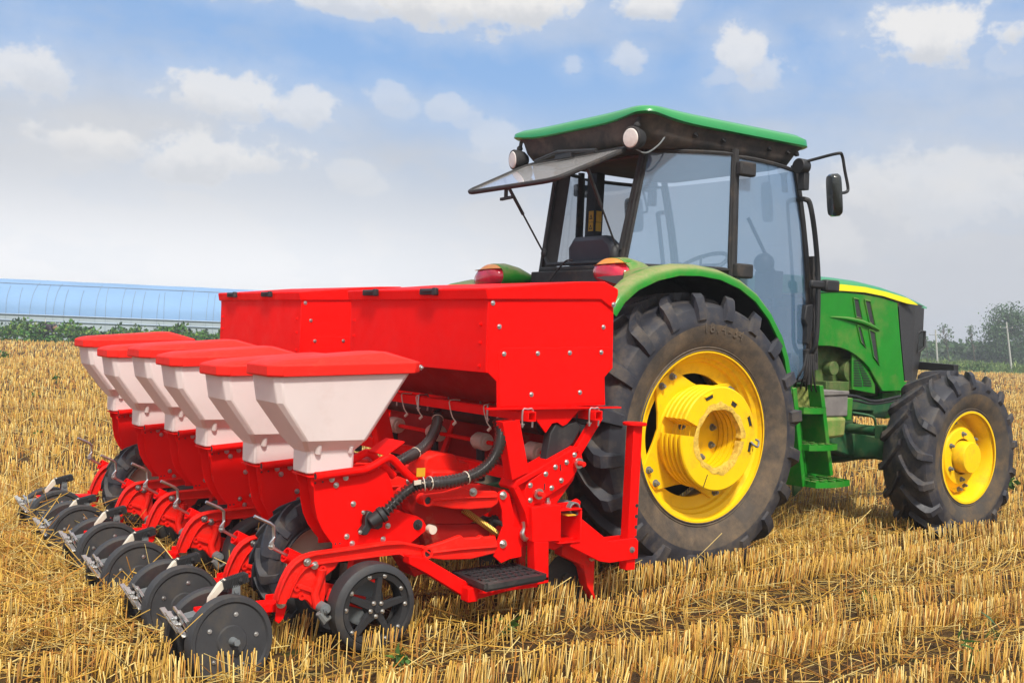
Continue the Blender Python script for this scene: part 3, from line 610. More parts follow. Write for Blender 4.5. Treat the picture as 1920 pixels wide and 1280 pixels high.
def arc_text(s, c, r, y, ang, h, mat, parent, name='tyre_lettering'):
    mb = MB(); wstep = h * .78 / r
    for i, ch in enumerate(s):
        cu = bpy.data.curves.new('t', 'FONT'); cu.body = ch; cu.size = h * 1.35; cu.extrude = .0012; cu.align_x = 'CENTER'
        o = bpy.data.objects.new('t', cu); COL.objects.link(o); dg = bpy.context.evaluated_depsgraph_get(); me = bpy.data.meshes.new_from_object(o.evaluated_get(dg))
        a = ang - (i - (len(s) - 1) / 2) * wstep; up = Vector((math.cos(a), 0, math.sin(a))); rt = Vector((math.sin(a), 0, -math.cos(a)))
        vs = [Vector((c[0], y, c[2])) + up * (r + v.co.y) + rt * v.co.x + Vector((0, -v.co.z, 0)) for v in me.vertices]
        mb.add(vs, [tuple(p.vertices) for p in me.polygons]); bpy.data.objects.remove(o); bpy.data.meshes.remove(me)
    return mb.build(name, mat, parent, smooth=False)
def tractor():
    T = empty('tractor', (1.0, TY, 0), 'green farm tractor with yellow wheels and glazed cab, rear window propped open', 'tractor')
    # ---------------- wheels
    def rear_wheel(s):   # s=-1 right side (camera), +1 left
        c = (0.0, TY + s * 0.94, 0.772); o = MB()
        t = lug_tyre(c, 0.768, 0.46, 0.455, 20, 0.050, s, bw=.082, tw=.050).build('rear_tyre', [TYRE, SIDE], T, ang=30)
        if s < 0: arc_text('18.4-34', c, 0.555, c[1] - .2305, R(83), 0.055, SIDE, t)
        f = s * .19
        rim = MB(); prof = [(.448, f), (.464, f), (.463, f - s * .010), (.447, f - s * .016), (.440, f - s * .034), (.420, f - s * .046), (.414, f - s * .066), (.400, f - s * .076), (.395, f - s * .094), (.384, f - s * .102), (.333, f - s * .104), (.333, f - s * .126), (.384, f - s * .128), (.40, f - s * .30), (.448, f - s * .36)]
        rim.lathe(prof, c, 96); r = rim.build('rear_rim', YEL, t)
        # square centre disc bolted to the ring at its corners
        d = MB(); yd = c[1] + f - s * .104; pts = []
        for k in range(4):
            a = R(36 + 90 * k)
            for da, rr in ((-30, .288), (-12, .382), (0, .386), (12, .382), (30, .288), (45, .262)): pts.append((c[0] + rr * math.cos(a + R(da)), c[2] + rr * math.sin(a + R(da))))
        d.prism(pts, yd, yd + s * .016); d.lathe([(.262, s * .014), (.250, s * .034), (.20, s * .036), (0, s * .036)], (c[0], yd, c[2]), 48)
        d.build('wheel_disc', YEL, t, bevel=.003)
        dk = MB(); dk.disc((c[0], 0, c[2]), .40, c[1] + f - s * .34, 48); dk.build('dark_wheel_backing', BLK, t)  # flat black disc put in for the dark inside the wheel
        for k in range(4):
            for da in (-7, 7):
                a = R(36 + 90 * k + da); b = MB(); p = (c[0] + .360 * math.cos(a), yd + s * .016, c[2] + .360 * math.sin(a)); b.bolt(p, (0, s, 0), .014, .02); b.build('wheel_bolt', STEEL, t)
        for k in range(8):
            a = R(20 + 45 * k); b = MB(); b.bolt((c[0] + .125 * math.cos(a), yd + s * .036, c[2] + .125 * math.sin(a)), (0, s, 0), .014, .018); b.build('wheel_bolt', STEEL, t)
        # slotted iron weights stacked on the disc
        y0 = yd + s * .045; th = .027; gap = .034
        for k in range(5):
            w = MB(); y1 = y0 + s * gap * k; y2 = y1 + s * th; g = R(13)
            w.lathe([(.165, y1 - c[1]), (.262, y1 - c[1]), (.275, y1 - c[1] + s * .006), (.275, y2 - c[1] - s * .006), (.268, y2 - c[1]), (.165, y2 - c[1]), (.165, y1 - c[1])], c, 56, a0=R(170) + g * .4, a1=R(170) + 2 * PI - g)
            for a in (R(170) + g * .4, R(170) + 2 * PI - g):
                e = [(.165, y1), (.262, y1), (.275, y1 + s * .006), (.275, y2 - s * .006), (.268, y2), (.165, y2)]
                w.add([(c[0] + rr * math.cos(a), yy, c[2] + rr * math.sin(a)) for rr, yy in e], [tuple(range(6))])
            w.lathe([(.19, y1 - s * (gap - th) - c[1]), (.19, y1 - c[1])], c, 40)
            wo = w.build('wheel_weight', YEL, t, ang=30)
            if k == 4:
                fr = MB(); n = 64; ro = []
                for i in range(n):
                    a = 2 * PI * i / n
                    ro.append((a, .186 + .007 * math.sin(4 * a + 1) + .004 * math.sin(13 * a) + random.uniform(-.004, .004), .156 + .003 * math.sin(7 * a) + random.uniform(-.003, .002)))
                rings = []
                for a, r1, r2 in ro:
                    if abs(((a - R(168)) + PI) % (2 * PI) - PI) < R(9): continue
                    h = s * random.uniform(.002, .004); q = lambda r, y: (c[0] + r * math.cos(a), y, c[2] + r * math.sin(a))
                    rings.append([q(r1, y2 + s * .0015), q((r1 + r2) / 2, y2 + h), q(r2, y2 + s * .0012), q(r2 - .002, y2 - s * .03)])
                fr.loft(rings, False, False); fr.build('cast_edge', CASTY, t)
                for (a, r0, ln, wd) in ((R(112), .235, .05, .020), (R(22), .238, .05, .016), (R(62), .205, .035, .022), (R(-12), .235, .05, .018)):
                    sl = MB(); cx, cz = c[0] + r0 * math.cos(a), c[2] + r0 * math.sin(a); rot = Matrix.Rotation(-(a - PI / 2) , 3, 'Y')
                    sl.box((cx, y2 + s * .001, cz), (ln, .006, wd), rot); sl.box((cx, y2 + s * .003, cz) + Vector((0, 0, 0)) if False else (cx + .6 * wd * math.cos(a), y2 + s * .003, cz + .6 * wd * math.sin(a)), (ln * 1.25, .01, .007), rot, 1); sl.build('weight_slot', [BLK, YEL], t)
                a = R(247); sm = MB(); sm.bar((c[0] + .20 * math.cos(a), y2 + s * .0005, c[2] + .20 * math.sin(a)), (c[0] + .27 * math.cos(a), y2 + s * .0005, c[2] + .27 * math.sin(a)), .003, .006, up=(0, 1, 0)); sm.build('weight_seam', BLK, t)
                hk = MB(); a = R(-8); q = [(c[0] + rr * math.cos(a + da), y2 + s * dy, c[2] + rr * math.sin(a + da)) for rr, da, dy in ((.235, .05, .004), (.25, -.02, .02), (.285, -.03, .012), (.293, .07, .006), (.275, .10, .0))]; hk.tube(q, .006, 8, smooth=4); hk.build('lift_hook', STEEL, t)
        return t
    for s in (-1, 1): rear_wheel(s)
    def front_wheel(s):
        c = (2.440, TY + s * .985, 0.578)
        t = lug_tyre(c, 0.568, 0.35, 0.30, 17, 0.042, s, adv=.33, bw=.058, tw=.034).build('front_tyre', [TYRE, FSIDE], T, ang=30); f = s * .148
        rim = MB(); rim.lathe([(.292, f), (.306, f), (.304, f - s * .014), (.287, f - s * .022), (.270, f - s * .055), (.262, f - s * .13), (.255, f - s * .135), (.21, f - s * .13), (.262, f - s * .15), (.29, f - s * .26), (.30, f - s * .27)], c, 72); rim.build('front_rim', YEL, t)
        d = MB(); yd = c[1] + f - s * .115; pts = []
        for k in range(4):
            a = R(20 + 90 * k)
            for da in (-17, -8, 0, 8, 17): pts.append((c[0] + .245 * math.cos(a + R(da)), c[2] + .245 * math.sin(a + R(da))))
        d.prism(pts, yd, yd + s * .012); d.lathe([(.215, s * .012), (.185, s * .055), (.15, s * .06), (.12, s * .06)], (c[0], yd, c[2]), 40); d.build('wheel_disc', YEL, t, bevel=.003)
        h = MB(); h.lathe([(.105, s * .05), (.105, s * .125), (.098, s * .135), (0, s * .137)], (c[0], yd, c[2]), 40); h.build('hub_cap', YEL, t)
        for k in range(4):
            for da in (-8, 8):
                a = R(20 + 90 * k + da); b = MB(); b.bolt((c[0] + .228 * math.cos(a), yd + s * .012, c[2] + .228 * math.sin(a)), (0, s, 0), .012, .022); b.build('wheel_bolt', STEEL, t)
        for k in range(6):
            a = R(30 + 60 * k); b = MB(); b.bolt((c[0] + .150 * math.cos(a), yd + s * .06, c[2] + .150 * math.sin(a)), (0, s, 0), .012, .018); b.build('wheel_bolt', STEEL, t)
    for s in (-1, 1): front_wheel(s)

    # ---------------- rear fenders
    def fender(s):
        yo = TY + s * (1.09 if s < 0 else .98); yi = TY + s * .60; arc = [(-.66, 1.42), (-.60, 1.50), (-.50, 1.575), (-.36, 1.635), (-.20, 1.672), (-.04, 1.68), (.12, 1.668), (.28, 1.625), (.42, 1.555), (.54, 1.455), (.64, 1.33), (.70, 1.21), (.735, 1.08), (.745, 1.0)]
        if s > 0: arc = [(x, z - .05) for x, z in arc]
        m = MB(); top = []
        rings = []
        for i, (x, z) in enumerate(arc):
            x0, z0 = arc[max(i - 1, 0)]; x1, z1 = arc[min(i + 1, len(arc) - 1)]; t = Vector((x1 - x0, 0, z1 - z0)).normalized(); nrm = Vector((-t.z, 0, t.x))
            P = Vector((x, 0, z))
            def q(y, o): v = P + nrm * o; return (v.x, y, v.z)
            kk = min(1, max(0, (x + .54) / .42)); kk = kk * kk * (3 - 2 * kk); yi_ = (yo - s * .10) * (1 - kk) + yi * kk; yw = yo - s * min(.13, abs(yo - yi_) - .005)
            rings.append([q(yi_, -.012), q(yw, .006), q(yo - s * .07, .010), q(yo - s * .02, -.004), q(yo, -.022), q(yo, -.055), q(yo - s * .015, -.055), q(yo - s * .03, -.02), q(yo - s * .075, -.008), q(yi_, -.026)])
        m.loft(rings, True, True); f = m.build('fender', GREEN, T, ang=50)
        ln = MB(); rr = []
        for i, (x, z) in enumerate(arc): rr.append([(x * .985, yo - s * .03, z - .028), (x * .985, (yo - s * .10) if x < -.45 else yi, z - .028)])
        ln.loft(rr, False, False); ln.build('fender_liner', BLK, f)
        sd_ = MB(); sd_.prism([(x * .99, z - .03) for x, z in arc[4:]] + [(.60, .9), (-.25, .95)], yi - s * .005, yi + s * .01); sd_.build('fender_side', DIRTBLK, f)
        # tail light
        yc = TY + s * .615; L = MB(); Lo = MB(); hs = MB()
        def egg(k, w, h, xo): return [(xo - .045, yc + s * -w * math.cos(a) * (1 - .12 * math.sin(a)), 1.640 + h * math.sin(a) + .012 * math.cos(a)) for a in [2 * PI * i / 28 for i in range(28)]]
        hs.loft([egg(0, .150, .085, -.20), egg(0, .158, .092, -.12), egg(0, .13, .075, -.02), egg(0, .07, .03, .10)]); hs.build('lamp_housing', GREEN, f, ang=60)
        def half(lo, hi, w, h, xo, n=14): return [(xo - .03 * (1 - (2 * i / n - 1) ** 2) * 0, yc, 0) for i in range(n)]
        zs = 1.665 + .030
        for up_, mat, nm in ((True, LENSO, 'indicator_lens'), (False, LENSR, 'tail_lens')):
            g = MB(); rings = []
            for k, (w, h, xo) in enumerate(((.146, .082, -.20), (.143, .080, -.222), (.125, .066, -.245), (.08, .038, -.258))):
                pts = []
                for i in range(48):
                    a = 2 * PI * i / 48; y = -w * math.cos(a) * (1 - .12 * math.sin(a)); z = h * math.sin(a) + .012 * math.cos(a); zc = .046 + .05 * y * s * -1 * 0.6
                    z = max(z, zc + .001) if up_ else min(z, zc - .001); pts.append((xo - .045, yc + s * y, 1.640 + z))
                rings.append(pts)
            g.loft(rings); g.build(nm, mat, f, ang=40)
        return f
    for s in (-1, 1): fender(s)

    # ---------------- cab
    Zb = 1.70; c0 = [(0.02, -.41), (0.56, -.75), (1.30, -.60)]
    def cp(i, s, z):      # pillar centre line: 0 rear corner, 1 B, 2 A
        k = (z - 1.72) / .68
        if i == 0: return Vector((.0 + .12 * k, TY + s * (.39 + .03 * k), z))
        if i == 1: return Vector((.56, TY + s * (.735 - .01 * k), z))
        return Vector((1.39 - .10 * k - .06 * k * k, TY + s * (.60 + .0 * k), z))
    zt = 2.415
    def bulge(a, b, k, s, amt): p = a.lerp(b, k); return p + Vector((0, s * amt * 4 * k * (1 - k), 0))
    for s in (-1, 1):
        for i, (w, zb) in enumerate(((.030, 1.50), (.042, 1.66), (.040, 1.0))):
            p = MB(); zz = [zb + (zt - zb) * j / 8 for j in range(9)]; p.tube([cp(i, s, z) for z in zz], w / 2 * 1.1, 4 if i != 1 else 8)
            p.build(('rear_pillar', 'middle_pillar', 'front_pillar')[i], DIRTBLK, T, ang=30)
        jm = MB(); jm.loft([[cp(0, s, z) + Vector(d) for d in ((0, 0, 0), (.062, -s * .073, 0), (.070, -s * .066, 0), (.010, s * .004, 0))] for z in (1.70, 1.9, 2.1, 2.39)]); jm.build('pillar_jamb', BLK, T)
        # quarter window behind the door
        def pane(i0, i1, z0, z1, amt, name, mat, f0=.03, f1=.97, zfun=None):
            g = MB(); rows = []
            for j in range(13):
                z = z0 + (z1 - z0) * j / 12; a, b = cp(i0, s, z), cp(i1, s, z); rows.append([bulge(a, b, f0 + (f1 - f0) * k / 10, s, amt) for k in range(11)])
            # glass has a real thickness
            n = Vector((0, s * .006, 0)); g.loft(rows, False, False); g.build(name, mat, T)
            e = MB(); loop = rows[0] + [r[-1] for r in rows[1:]] + rows[-1][-2::-1] + [r[0] for r in rows[-2:0:-1]]
            e.tube(loop + [loop[0]], .013, 6, caps=False); e.build(name + '_seal', DIRTBLK, T)
        pane(0, 1, 1.705, 2.385, .05, 'quarter_window', GLASS)
        pane(1, 2, 1.05, 2.375, .045, 'door_window', GLASS)
        # hinges, latch, handle
        for z in (2.30, 1.70):
            h = MB(); b = cp(1, s, z) + Vector((.05, s * .045, 0)); h.box(b, (.13, .05, .085)); h.build('door_hinge', DIRTBLK, T, bevel=.012)
        h = MB(); a = cp(2, s, 1.42) + Vector((-.075, s * .02, 0)); h.prism([(a.x - .03, 1.53), (a.x + .03, 1.54), (a.x + .035, 1.40), (a.x + .01, 1.28), (a.x - .015, 1.29), (a.x - .012, 1.40), (a.x - .045, 1.44)], a.y, a.y + s * .05); h.build('door_handle', BLK, T, bevel=.006)
        st = MB(); st.bar(cp(2, s, 1.85) + Vector((.045, s * .02, 0)), cp(2, s, 1.12) + Vector((.045, s * .02, 0)), .03, .035, up=(1, 0, 0)); 
        for z in (1.75, 1.6, 1.4, 1.3, 1.2): st.box(cp(2, s, z) + Vector((.045, s * .037, 0)), (.012, .006, .05))
        st.build('slotted_strip', DIRTBLK, T)
        # front grab rail
        g = MB(); a = at(1500, 374, Y=TY - .64); mir = lambda p: Vector((p.x, TY + s * abs(p.y - TY), p.z))
        g.tube([mir(at(x, y, Y=TY + yy)) for x, y, yy in ((1497, 374, -.62), (1510, 374, -.68), (1519, 384, -.70), (1528, 440, -.71), (1534, 520, -.71), (1533, 600, -.71), (1529, 645, -.70), (1520, 664, -.66))], .0165, 10, smooth=5); g.build('grab_rail', BLK, T)
        # mirror on its arm
        ar = MB(); ya = TY - .72; ar.tube([mir(at(x, y, Y=yy)) for x, y, yy in ((1508, 304, ya), (1530, 298, ya - .06), (1570, 288, ya - .2), (1579, 292, ya - .2), (1584, 320, ya - .2), (1590, 352, ya - .2), (1587, 360, ya - .2), (1577, 362, ya - .2))], .010, 8, smooth=4); ar.build('mirror_arm', BLK, T)
        mm = MB(); cx = mir(at(1564, 366, Y=ya - .2)); pts = []
        for i in range(32):
            a = 2 * PI * i / 32; e = .42; cxx = math.copysign(abs(math.cos(a)) ** e, math.cos(a)); sz = math.copysign(abs(math.sin(a)) ** e, math.sin(a)); pts.append((cxx, sz))
        rot = Matrix.Rotation(R(-8), 3, 'Y') @ Matrix.Rotation(R(-32 * -s), 3, 'Z')
        mm.loft([[cx + rot @ Vector((xo, y * ww, z * hh)) for y, z in pts] for xo, ww, hh in ((.03, .060, .118), (.015, .068, .130), (-.015, .068, .130), (-.028, .058, .12))]); mm.build('mirror_head', MIRROR, T, ang=40)
        rl = MB(); q = mir(at(1502, 312, Y=ya + .02)); rl.cyl(q + Vector((-.03, 0, 0)), q + Vector((.04, 0, 0)), .048, 20); rl.box(q + Vector((.03, s * .0, -.09)), (.05, .05, .11)); rl.build('front_work_lamp', BLK, T, bevel=.004)
        # marker lamp on its stalk
        k = MB(); q = mir(at(1556, 536, Y=TY - .72)); k.box(q, (.13, .06, .075)); k.box(q - Vector((.12, 0, -.003)), (.14, .03, .05)); k.build('marker_lamp', BLK, T, bevel=.012)
    # rear sill, corner plates and opening frame
    sl = MB(); yl, yr = TY + .43, TY - .43
    sl.box((-.02, TY, 1.60), (.09, .84, .16)); sl.box((.0, TY, 1.695), (.05, .76, .03)); sl.build('rear_sill', DIRTBLK, T, bevel=.008)
    fr = MB(); loop = [Vector((.0, TY + .375, 1.80)), Vector((-.01, TY + .31, 1.728)), Vector((-.01, TY - .31, 1.728)), Vector((.0, TY - .375, 1.80)), Vector((.11, TY - .40, 2.36)), Vector((.11, TY + .40, 2.36))]
    fr.tube(loop + [loop[0]], .014, 6, caps=False); fr.build('rear_window_seal', BLK, T)
    # body below the glass
    bd = MB()
    for s in (-1, 1):
        bd.add([cp(0, s, 1.70) , cp(1, s, 1.70), Vector((.56, TY + s * .735, 1.2)), Vector((-.02, TY + s * .42, 1.2))], [(0, 1, 2, 3)])
    bd.box((.55, TY, 1.14), (1.15, 1.0, .06)); bd.build('cab_floor', DIRTBLK, T)
    fl = MB(); fl.box((1.36, TY, 1.25), (.06, 1.0, .55)); fl.build('firewall', DIRTBLK, T)
    ws = MB(); rows = []
    for j in range(9):
        z = 1.5 + (2.38 - 1.5) * j / 8; a, b = cp(2, -1, z), cp(2, 1, z); rows.append([a.lerp(b, k / 8) + Vector((.05 * 4 * (k / 8) * (1 - k / 8), 0, 0)) for k in range(9)])
    ws.loft(rows, False, False); ws.build('windscreen', GLASS, T)
    # roof: liner and green shell
    def rrect(x0, x1, hw, r, z, bump=0.0, n=7):
        pts = []
        for cx, cy, a0 in ((x1 - r, hw - r, 0), (x0 + r, hw - r, 90), (x0 + r, -hw + r, 180), (x1 - r, -hw + r, 270)):
            for i in range(n):
                a = R(a0 + 90 * i / (n - 1)); x = cx + r * math.cos(a); y = cy + r * math.sin(a)
                pts.append((x, y))
        out = []
        m = len(pts)   # subdivide the straight runs
        for i in range(m):
            p, q = pts[i], pts[(i + 1) % m]; L_ = math.hypot(q[0] - p[0], q[1] - p[1]); k = max(1, int(L_ / .08)) if L_ > .2 else 1
            ks = 14 if L_ > .2 else 1
            for j in range(ks): out.append((p[0] + (q[0] - p[0]) * j / ks, p[1] + (q[1] - p[1]) * j / ks))
        res = []
        for x, y in out:
            # the rim sweeps up over the rear corners to clear the work lamps
            d = math.hypot(x - x0, abs(y) - hw); zz = z + bump * math.exp(-(d / .21) ** 2)
            res.append(Vector((x, TY + y, zz)))
        return res
    X0, X1, HW = -.10, 1.31, .665
    rf = MB(); rf.loft([rrect(X0, X1, HW, .10, 2.522, .034), rrect(X0 - .012, X1 + .015, HW + .012, .11, 2.530, .034), rrect(X0 - .008, X1 + .008, HW + .008, .11, 2.570, .016), rrect(X0 + .025, X1 - .03, HW - .025, .12, 2.595, .010), rrect(X0 + .14, X1 - .20, HW - .14, .15, 2.616, .005), rrect(X0 + .35, X1 - .4, HW - .3, .2, 2.622, 0)]); rf.build('roof', SKYGREEN, T, ang=60)
    ln = MB(); ln.loft([rrect(X0 + .01, X1 - .01, HW - .01, .10, 2.523, .034), rrect(X0 + .035, X1 - .03, HW - .035, .11, 2.500, .032), rrect(X0 + .045, X1 - .05, HW - .045, .14, 2.45, .01), rrect(X0 + .075, X1 - .06, HW - .07, .14, 2.415, 0), rrect(X0 + .11, X1 - .10, HW - .11, .14, 2.395, 0)]); ln.build('roof_liner', LINER, T, ang=50)
    for x in (.32, .55, .95, 1.12, 1.2): 
        b = MB(); b.bolt((x, TY - HW + .028, 2.478), (0, -1, -.6), .012, .012); b.build('liner_screw', BLK, T)
    # rear work lamps under the corners
    for s in (-1, 1):
        q = at(1188, 253, Y=TY - .58); c = Vector((-.10, TY + s * .575, 2.412)); d = Vector((-1, s * .18, -.10)).normalized()
        l = MB(); l.tube([c + d * -.075, c + d * -.05, c + d * -.01, c + d * .022, c + d * .03], [.03, .052, .064, .067, .062], 24); l.tube([c + Vector((.02, 0, .06)), c + Vector((.03, 0, .12))], .012, 8); l.ball(c + Vector((.02, 0, .075)), .02); lo = l.build('work_lamp', DIRTBLK, T)
        g = MB(); g.tube([c + d * .028, c + d * .034, c + d * .037], [.057, .05, .02], 24); g.build('lamp_lens', LAMPG, lo)
        w = MB(); w.tube([c + Vector((.02, -s * .0, -.06)), c + Vector((.08, s * .02, -.075)), c + Vector((.16, s * .035, -.02)), c + Vector((.22, s * .03, .05))], .005, 6, smooth=5); w.build('lamp_cable', STEEL, lo)
    # open rear window, hinged under the roof
    HR, HL = Vector((-.055, TY - .50, 2.375)), Vector((-.055, TY + .50, 2.375)); OR, OL = at(1040, 337, Y=TY - .46), at(893, 358, Y=TY + .46)
    OL = Vector((OR.x, TY + .46, OR.z)); gp_ = lambda u, v: HR.lerp(HL, u).lerp(OR.lerp(OL, u), v)
    def rloop(m=.0, r=.12):
        cs = []
        for cu, cv, a0 in ((1 - m - r, 1 - m - r, 0), (m + r, 1 - m - r, 90), (m + r, m + r, 180), (1 - m - r, m + r, 270)):
            for i in range(6):
                a = R(a0 + 18 * i); cs.append(gp_(cu + r * math.cos(a), cv + r * math.sin(a)))
        return cs
    wn = MB(); lp = rloop(.012); nn = (HL - HR).cross(OR - HR).normalized(); wn.loft([[p - nn * .003 for p in lp], [p + nn * .003 for p in lp]]); wo = wn.build('rear_window', PANE, T)
    e = MB(); lp = rloop(0); e.tube(lp + [lp[0]], .015, 8, caps=False); e.build('window_rim', DIRTBLK, wo)
    hd = MB(); q = gp_(.55, .95); hd.cyl(q, q - Vector((0, 0, .07)), .012, 8); hd.bar(q - Vector((0, .07, .07)), q - Vector((0, -.05, .075)), .018, .016); hd.build('window_latch', BLK, wo)
    wp = MB(); q0, q1 = gp_(.85, .12) + Vector((0, 0, .03)), gp_(.25, .10) + Vector((0, 0, .03)); wp.tube([q0, q0.lerp(q1, .4) + Vector((-.01, 0, .03)), q1], .012, 8); wp.box(q0.lerp(q1, .5), (.03, .16, .03)); wp.build('wiper', BLK, wo)
    for s, u in ((-1, .07), (1, .93)):
        g = MB(); a = gp_(u, .50); b = Vector((-.01, TY + s * .36, 1.80)); mid = a.lerp(b, .48); g.tube([a, mid], .011, 8); g.tube([mid, b], .006, 8); g.ball(b, .02, sc=(1, 1, 1.6)); g.build('gas_strut', BLK, T)
    bs = MB(); q = Vector((-.03, TY - .36, 1.765)); bs.ball(q, .05, sc=(.6, .6, 1.1)); bs.build('rubber_boot', BLK, T)
    cb = MB(); cb.tube([Vector((-.07, TY - .02, 1.74)), Vector((-.08, TY + .05, 1.73)), Vector((-.1, TY + .16, 1.62)), Vector((-.12, TY + .22, 1.52))], .006, 6, smooth=5); cb.build('cable', BLK, T)
    # inside: far door post with warning stickers, seat, column, wheel
    pst = MB(); a, b = Vector((.58, TY + .60, 1.66)), Vector((.56, TY + .56, 2.40)); pst.bar(a, b, .10, .07, up=(1, 0, 0)); po = pst.build('inner_post', BLK, T)
    for z0, hh in ((2.10, .075), (2.03, .06), (1.93, .05), (1.885, .055)):
        k = (z0 - 1.66) / .74; q = a.lerp(b, k); s_ = MB(); s_.box(q + Vector((-.0365, -.012, 0)), (.003, .05, hh)); s_.box(q + Vector((-.0015, -.052, 0)), (.045, .003, hh)); 
        tri = [(-.017, -.018), (.017, -.018), (0, .016)]; y0 = q.y - .012
        s_.add([(q.x - .0388, y0 + u, q.z + v) for u, v in tri], [(0, 1, 2)], 1); s_.add([(q.x - .0392, y0 + u * .5, q.z - .004 + v * .5) for u, v in tri], [(0, 1, 2)], 0); s_.build('warning_sticker', [STICK, BLK], po, smooth=False)
    lv = MB(); q = a.lerp(b, .33); lv.tube([q + Vector((-.03, -.05, 0)), q + Vector((-.08, -.10, .005)), q + Vector((-.12, -.12, .01))], .012, 8); lv.build('door_lever', BLK, T)
    se = MB(); se.box((.42, TY, 1.42), (.46, .48, .12)); se.box((.42, TY, 1.28), (.34, .34, .2)); seo = se.build('seat', SEATM, T, bevel=.04)
    sb = MB(); sb.loft([[Vector((.20 - .10 * k + dx, TY + y * w, 1.46 + .44 * k)) for dx, y in ((-.05, -1), (-.05, 1), (.05, 1), (.05, -1))] for k, w in ((0, .23), (.5, .25), (.85, .22), (1, .14))]); sb.build('seat_back', SEATM, seo, bevel=.03)
    co = MB(); co.tube([(1.22, TY, 1.2), (1.12, TY, 1.62), (1.05, TY, 1.76)], [.09, .08, .04], 12); co.box((1.2, TY, 1.55), (.2, .34, .2)); coo = co.build('steering_column', BLK, T, bevel=.02)
    sw = MB(); cc = Vector((1.03, TY, 1.78)); ax = Vector((-.5, 0, .86)).normalized(); u = ax.orthogonal().normalized(); v = ax.cross(u); ring = [cc + (u * math.cos(2 * PI * i / 28) + v * math.sin(2 * PI * i / 28)) * .19 for i in range(29)]
    sw.tube(ring, .014, 8, caps=False)
    for i in (0, 9, 18): sw.tube([cc, ring[i]], .01, 6)
    sw.build('steering_wheel', BLK, coo)
    cs = MB(); cs.box((.50, TY - .42, 1.50), (.60, .16, .30)); cs.build('side_console', SEATM, T, bevel=.03)
    fw_ = MB(); fw_.tube([(1.34, TY - .35, 1.2), (1.3, TY - .40, 1.75), (1.2, TY - .25, 2.1)], .012, 8); fw_.box((1.28, TY - .38, 1.66), (.09, .16, .18)); fw_.ball((1.25, TY - .36, 1.80), .07); fw_.build('display_stalk', BLK, T)

    # ---------------- hood
    YH = TY - .39; YHc = YH
    side = xz(YH, [(1516, 549), (1577, 545), (1655, 557), (1683, 566), (1689, 640), (1696, 715), (1719, 720), (1719, 729), (1690, 733), (1655, 734), (1648, 722), (1640, 708), (1630, 690), (1619, 678), (1606, 667), (1592, 658), (1576, 652), (1556, 649), (1516, 648)])
    holes = [[(1599, 559), (1609, 561), (1616, 597), (1604, 594)], [(1620, 562), (1631, 565), (1640, 609), (1629, 604)], [(1606, 609), (1613, 613), (1623, 651), (1613, 640)], [(1628, 617), (1640, 623), (1648, 684), (1637, 668)]]
    for s in (-1, 1):
        yy = TY + s * .39; p = MB(); p.prism(side, yy, yy - s * .02); po = p.build('hood_side', GREEN, T, bevel=.006)
        for h in holes:
            v = MB(); hp = xz(YH, h); v.prism(hp, yy + s * .0025, yy - s * .004); v.build('hood_vent', GRILLE, po)
            rm = MB(); rm.tube([Vector((x, yy + s * .004, z)) for x, z in hp] + [Vector((hp[0][0], yy + s * .004, hp[0][1]))], .006, 6, caps=False); rm.build('vent_rim', GREEN, po)
        rb = MB(); rb.tube([Vector((q.x, yy + s * d, q.z)) for q, d in [(at(x, y, Y=YH), d) for x, y, d in ((1556, 594, .0), (1585, 597, .006), (1612, 603, .012), (1632, 611, .012), (1648, 619, .004))]], [.003, .012, .016, .014, .004], 8, smooth=5); rb.build('hood_rib', GREEN, po)
        # black mesh nose side
        nose = xz(YH + .03, [(1684, 566), (1733, 579), (1731, 640), (1724, 690), (1719, 716), (1697, 715), (1690, 640)])
        g = MB(); rings = []
        p1 = [at(x, y, Y=YH) for x, y in ((1684, 560), (1690, 640), (1697, 714))]; p2 = [at(x, y, Y=YH + .05) for x, y in ((1716, 568), (1713, 640), (1709, 714))]; p3 = [at(x, y, Y=YH + .17) for x, y in ((1733, 574), (1730, 642), (1718, 715))]; p4 = [Vector((q.x + .03, TY, q.z)) for q in p3]
        mr = lambda q: Vector((q.x, TY + s * abs(q.y - TY), q.z))
        g.loft([[mr(q) for q in pp] for pp in (p1, p2, p3, p4)], False, False); go = g.build('nose_grille', GRILLE, T, ang=60)
        hl = MB(); fr_ = [mr(at(x, y, Y=YH + .12) + Vector((.012, -.006, 0))) for x, y in ((1717, 626), (1722, 621), (1731, 621), (1730, 650), (1724, 656), (1716, 660), (1715, 640))]
        hl.tube(fr_ + [fr_[0]], .010, 8, caps=False); hl.build('headlight_frame', BLK, go)
        hg = MB(); hg.add(fr_, [tuple(range(len(fr_)))]); hg.build('headlight', MIRROR, go)
    # top cover with the yellow side stripe
    tp = MB(); stn = [(1516, 515, 549), (1577, 519, 545), (1620, 525, 549), (1660, 535, 557), (1702, 550, 569), (1728, 565, 577), (1737, 575, 579)]
    rings = []
    for x, y0, y1 in stn:
        w = .396 if x < 1700 else .396 - .20 * ((x - 1695) / 42) ** 1.5; b = at(x, y1, Y=TY - w); t = at(x, y0, Y=TY - w + .10); hgt_ = max(.016, t.z - b.z); xx = b.x; rr = []
        for k in range(13):
            a = PI * k / 12; rr.append(Vector((xx + (.05 if x > 1730 else 0) * math.sin(a), TY - w * math.copysign(abs(math.cos(a)) ** .45, math.cos(a)), b.z + hgt_ * abs(math.sin(a)) ** .7)))
        rings.append(rr)
    tp.loft(rings, False, False); tp.add(rings[0], [tuple(range(13))]); to = tp.build('hood_top', SKYGREEN, T, ang=60)
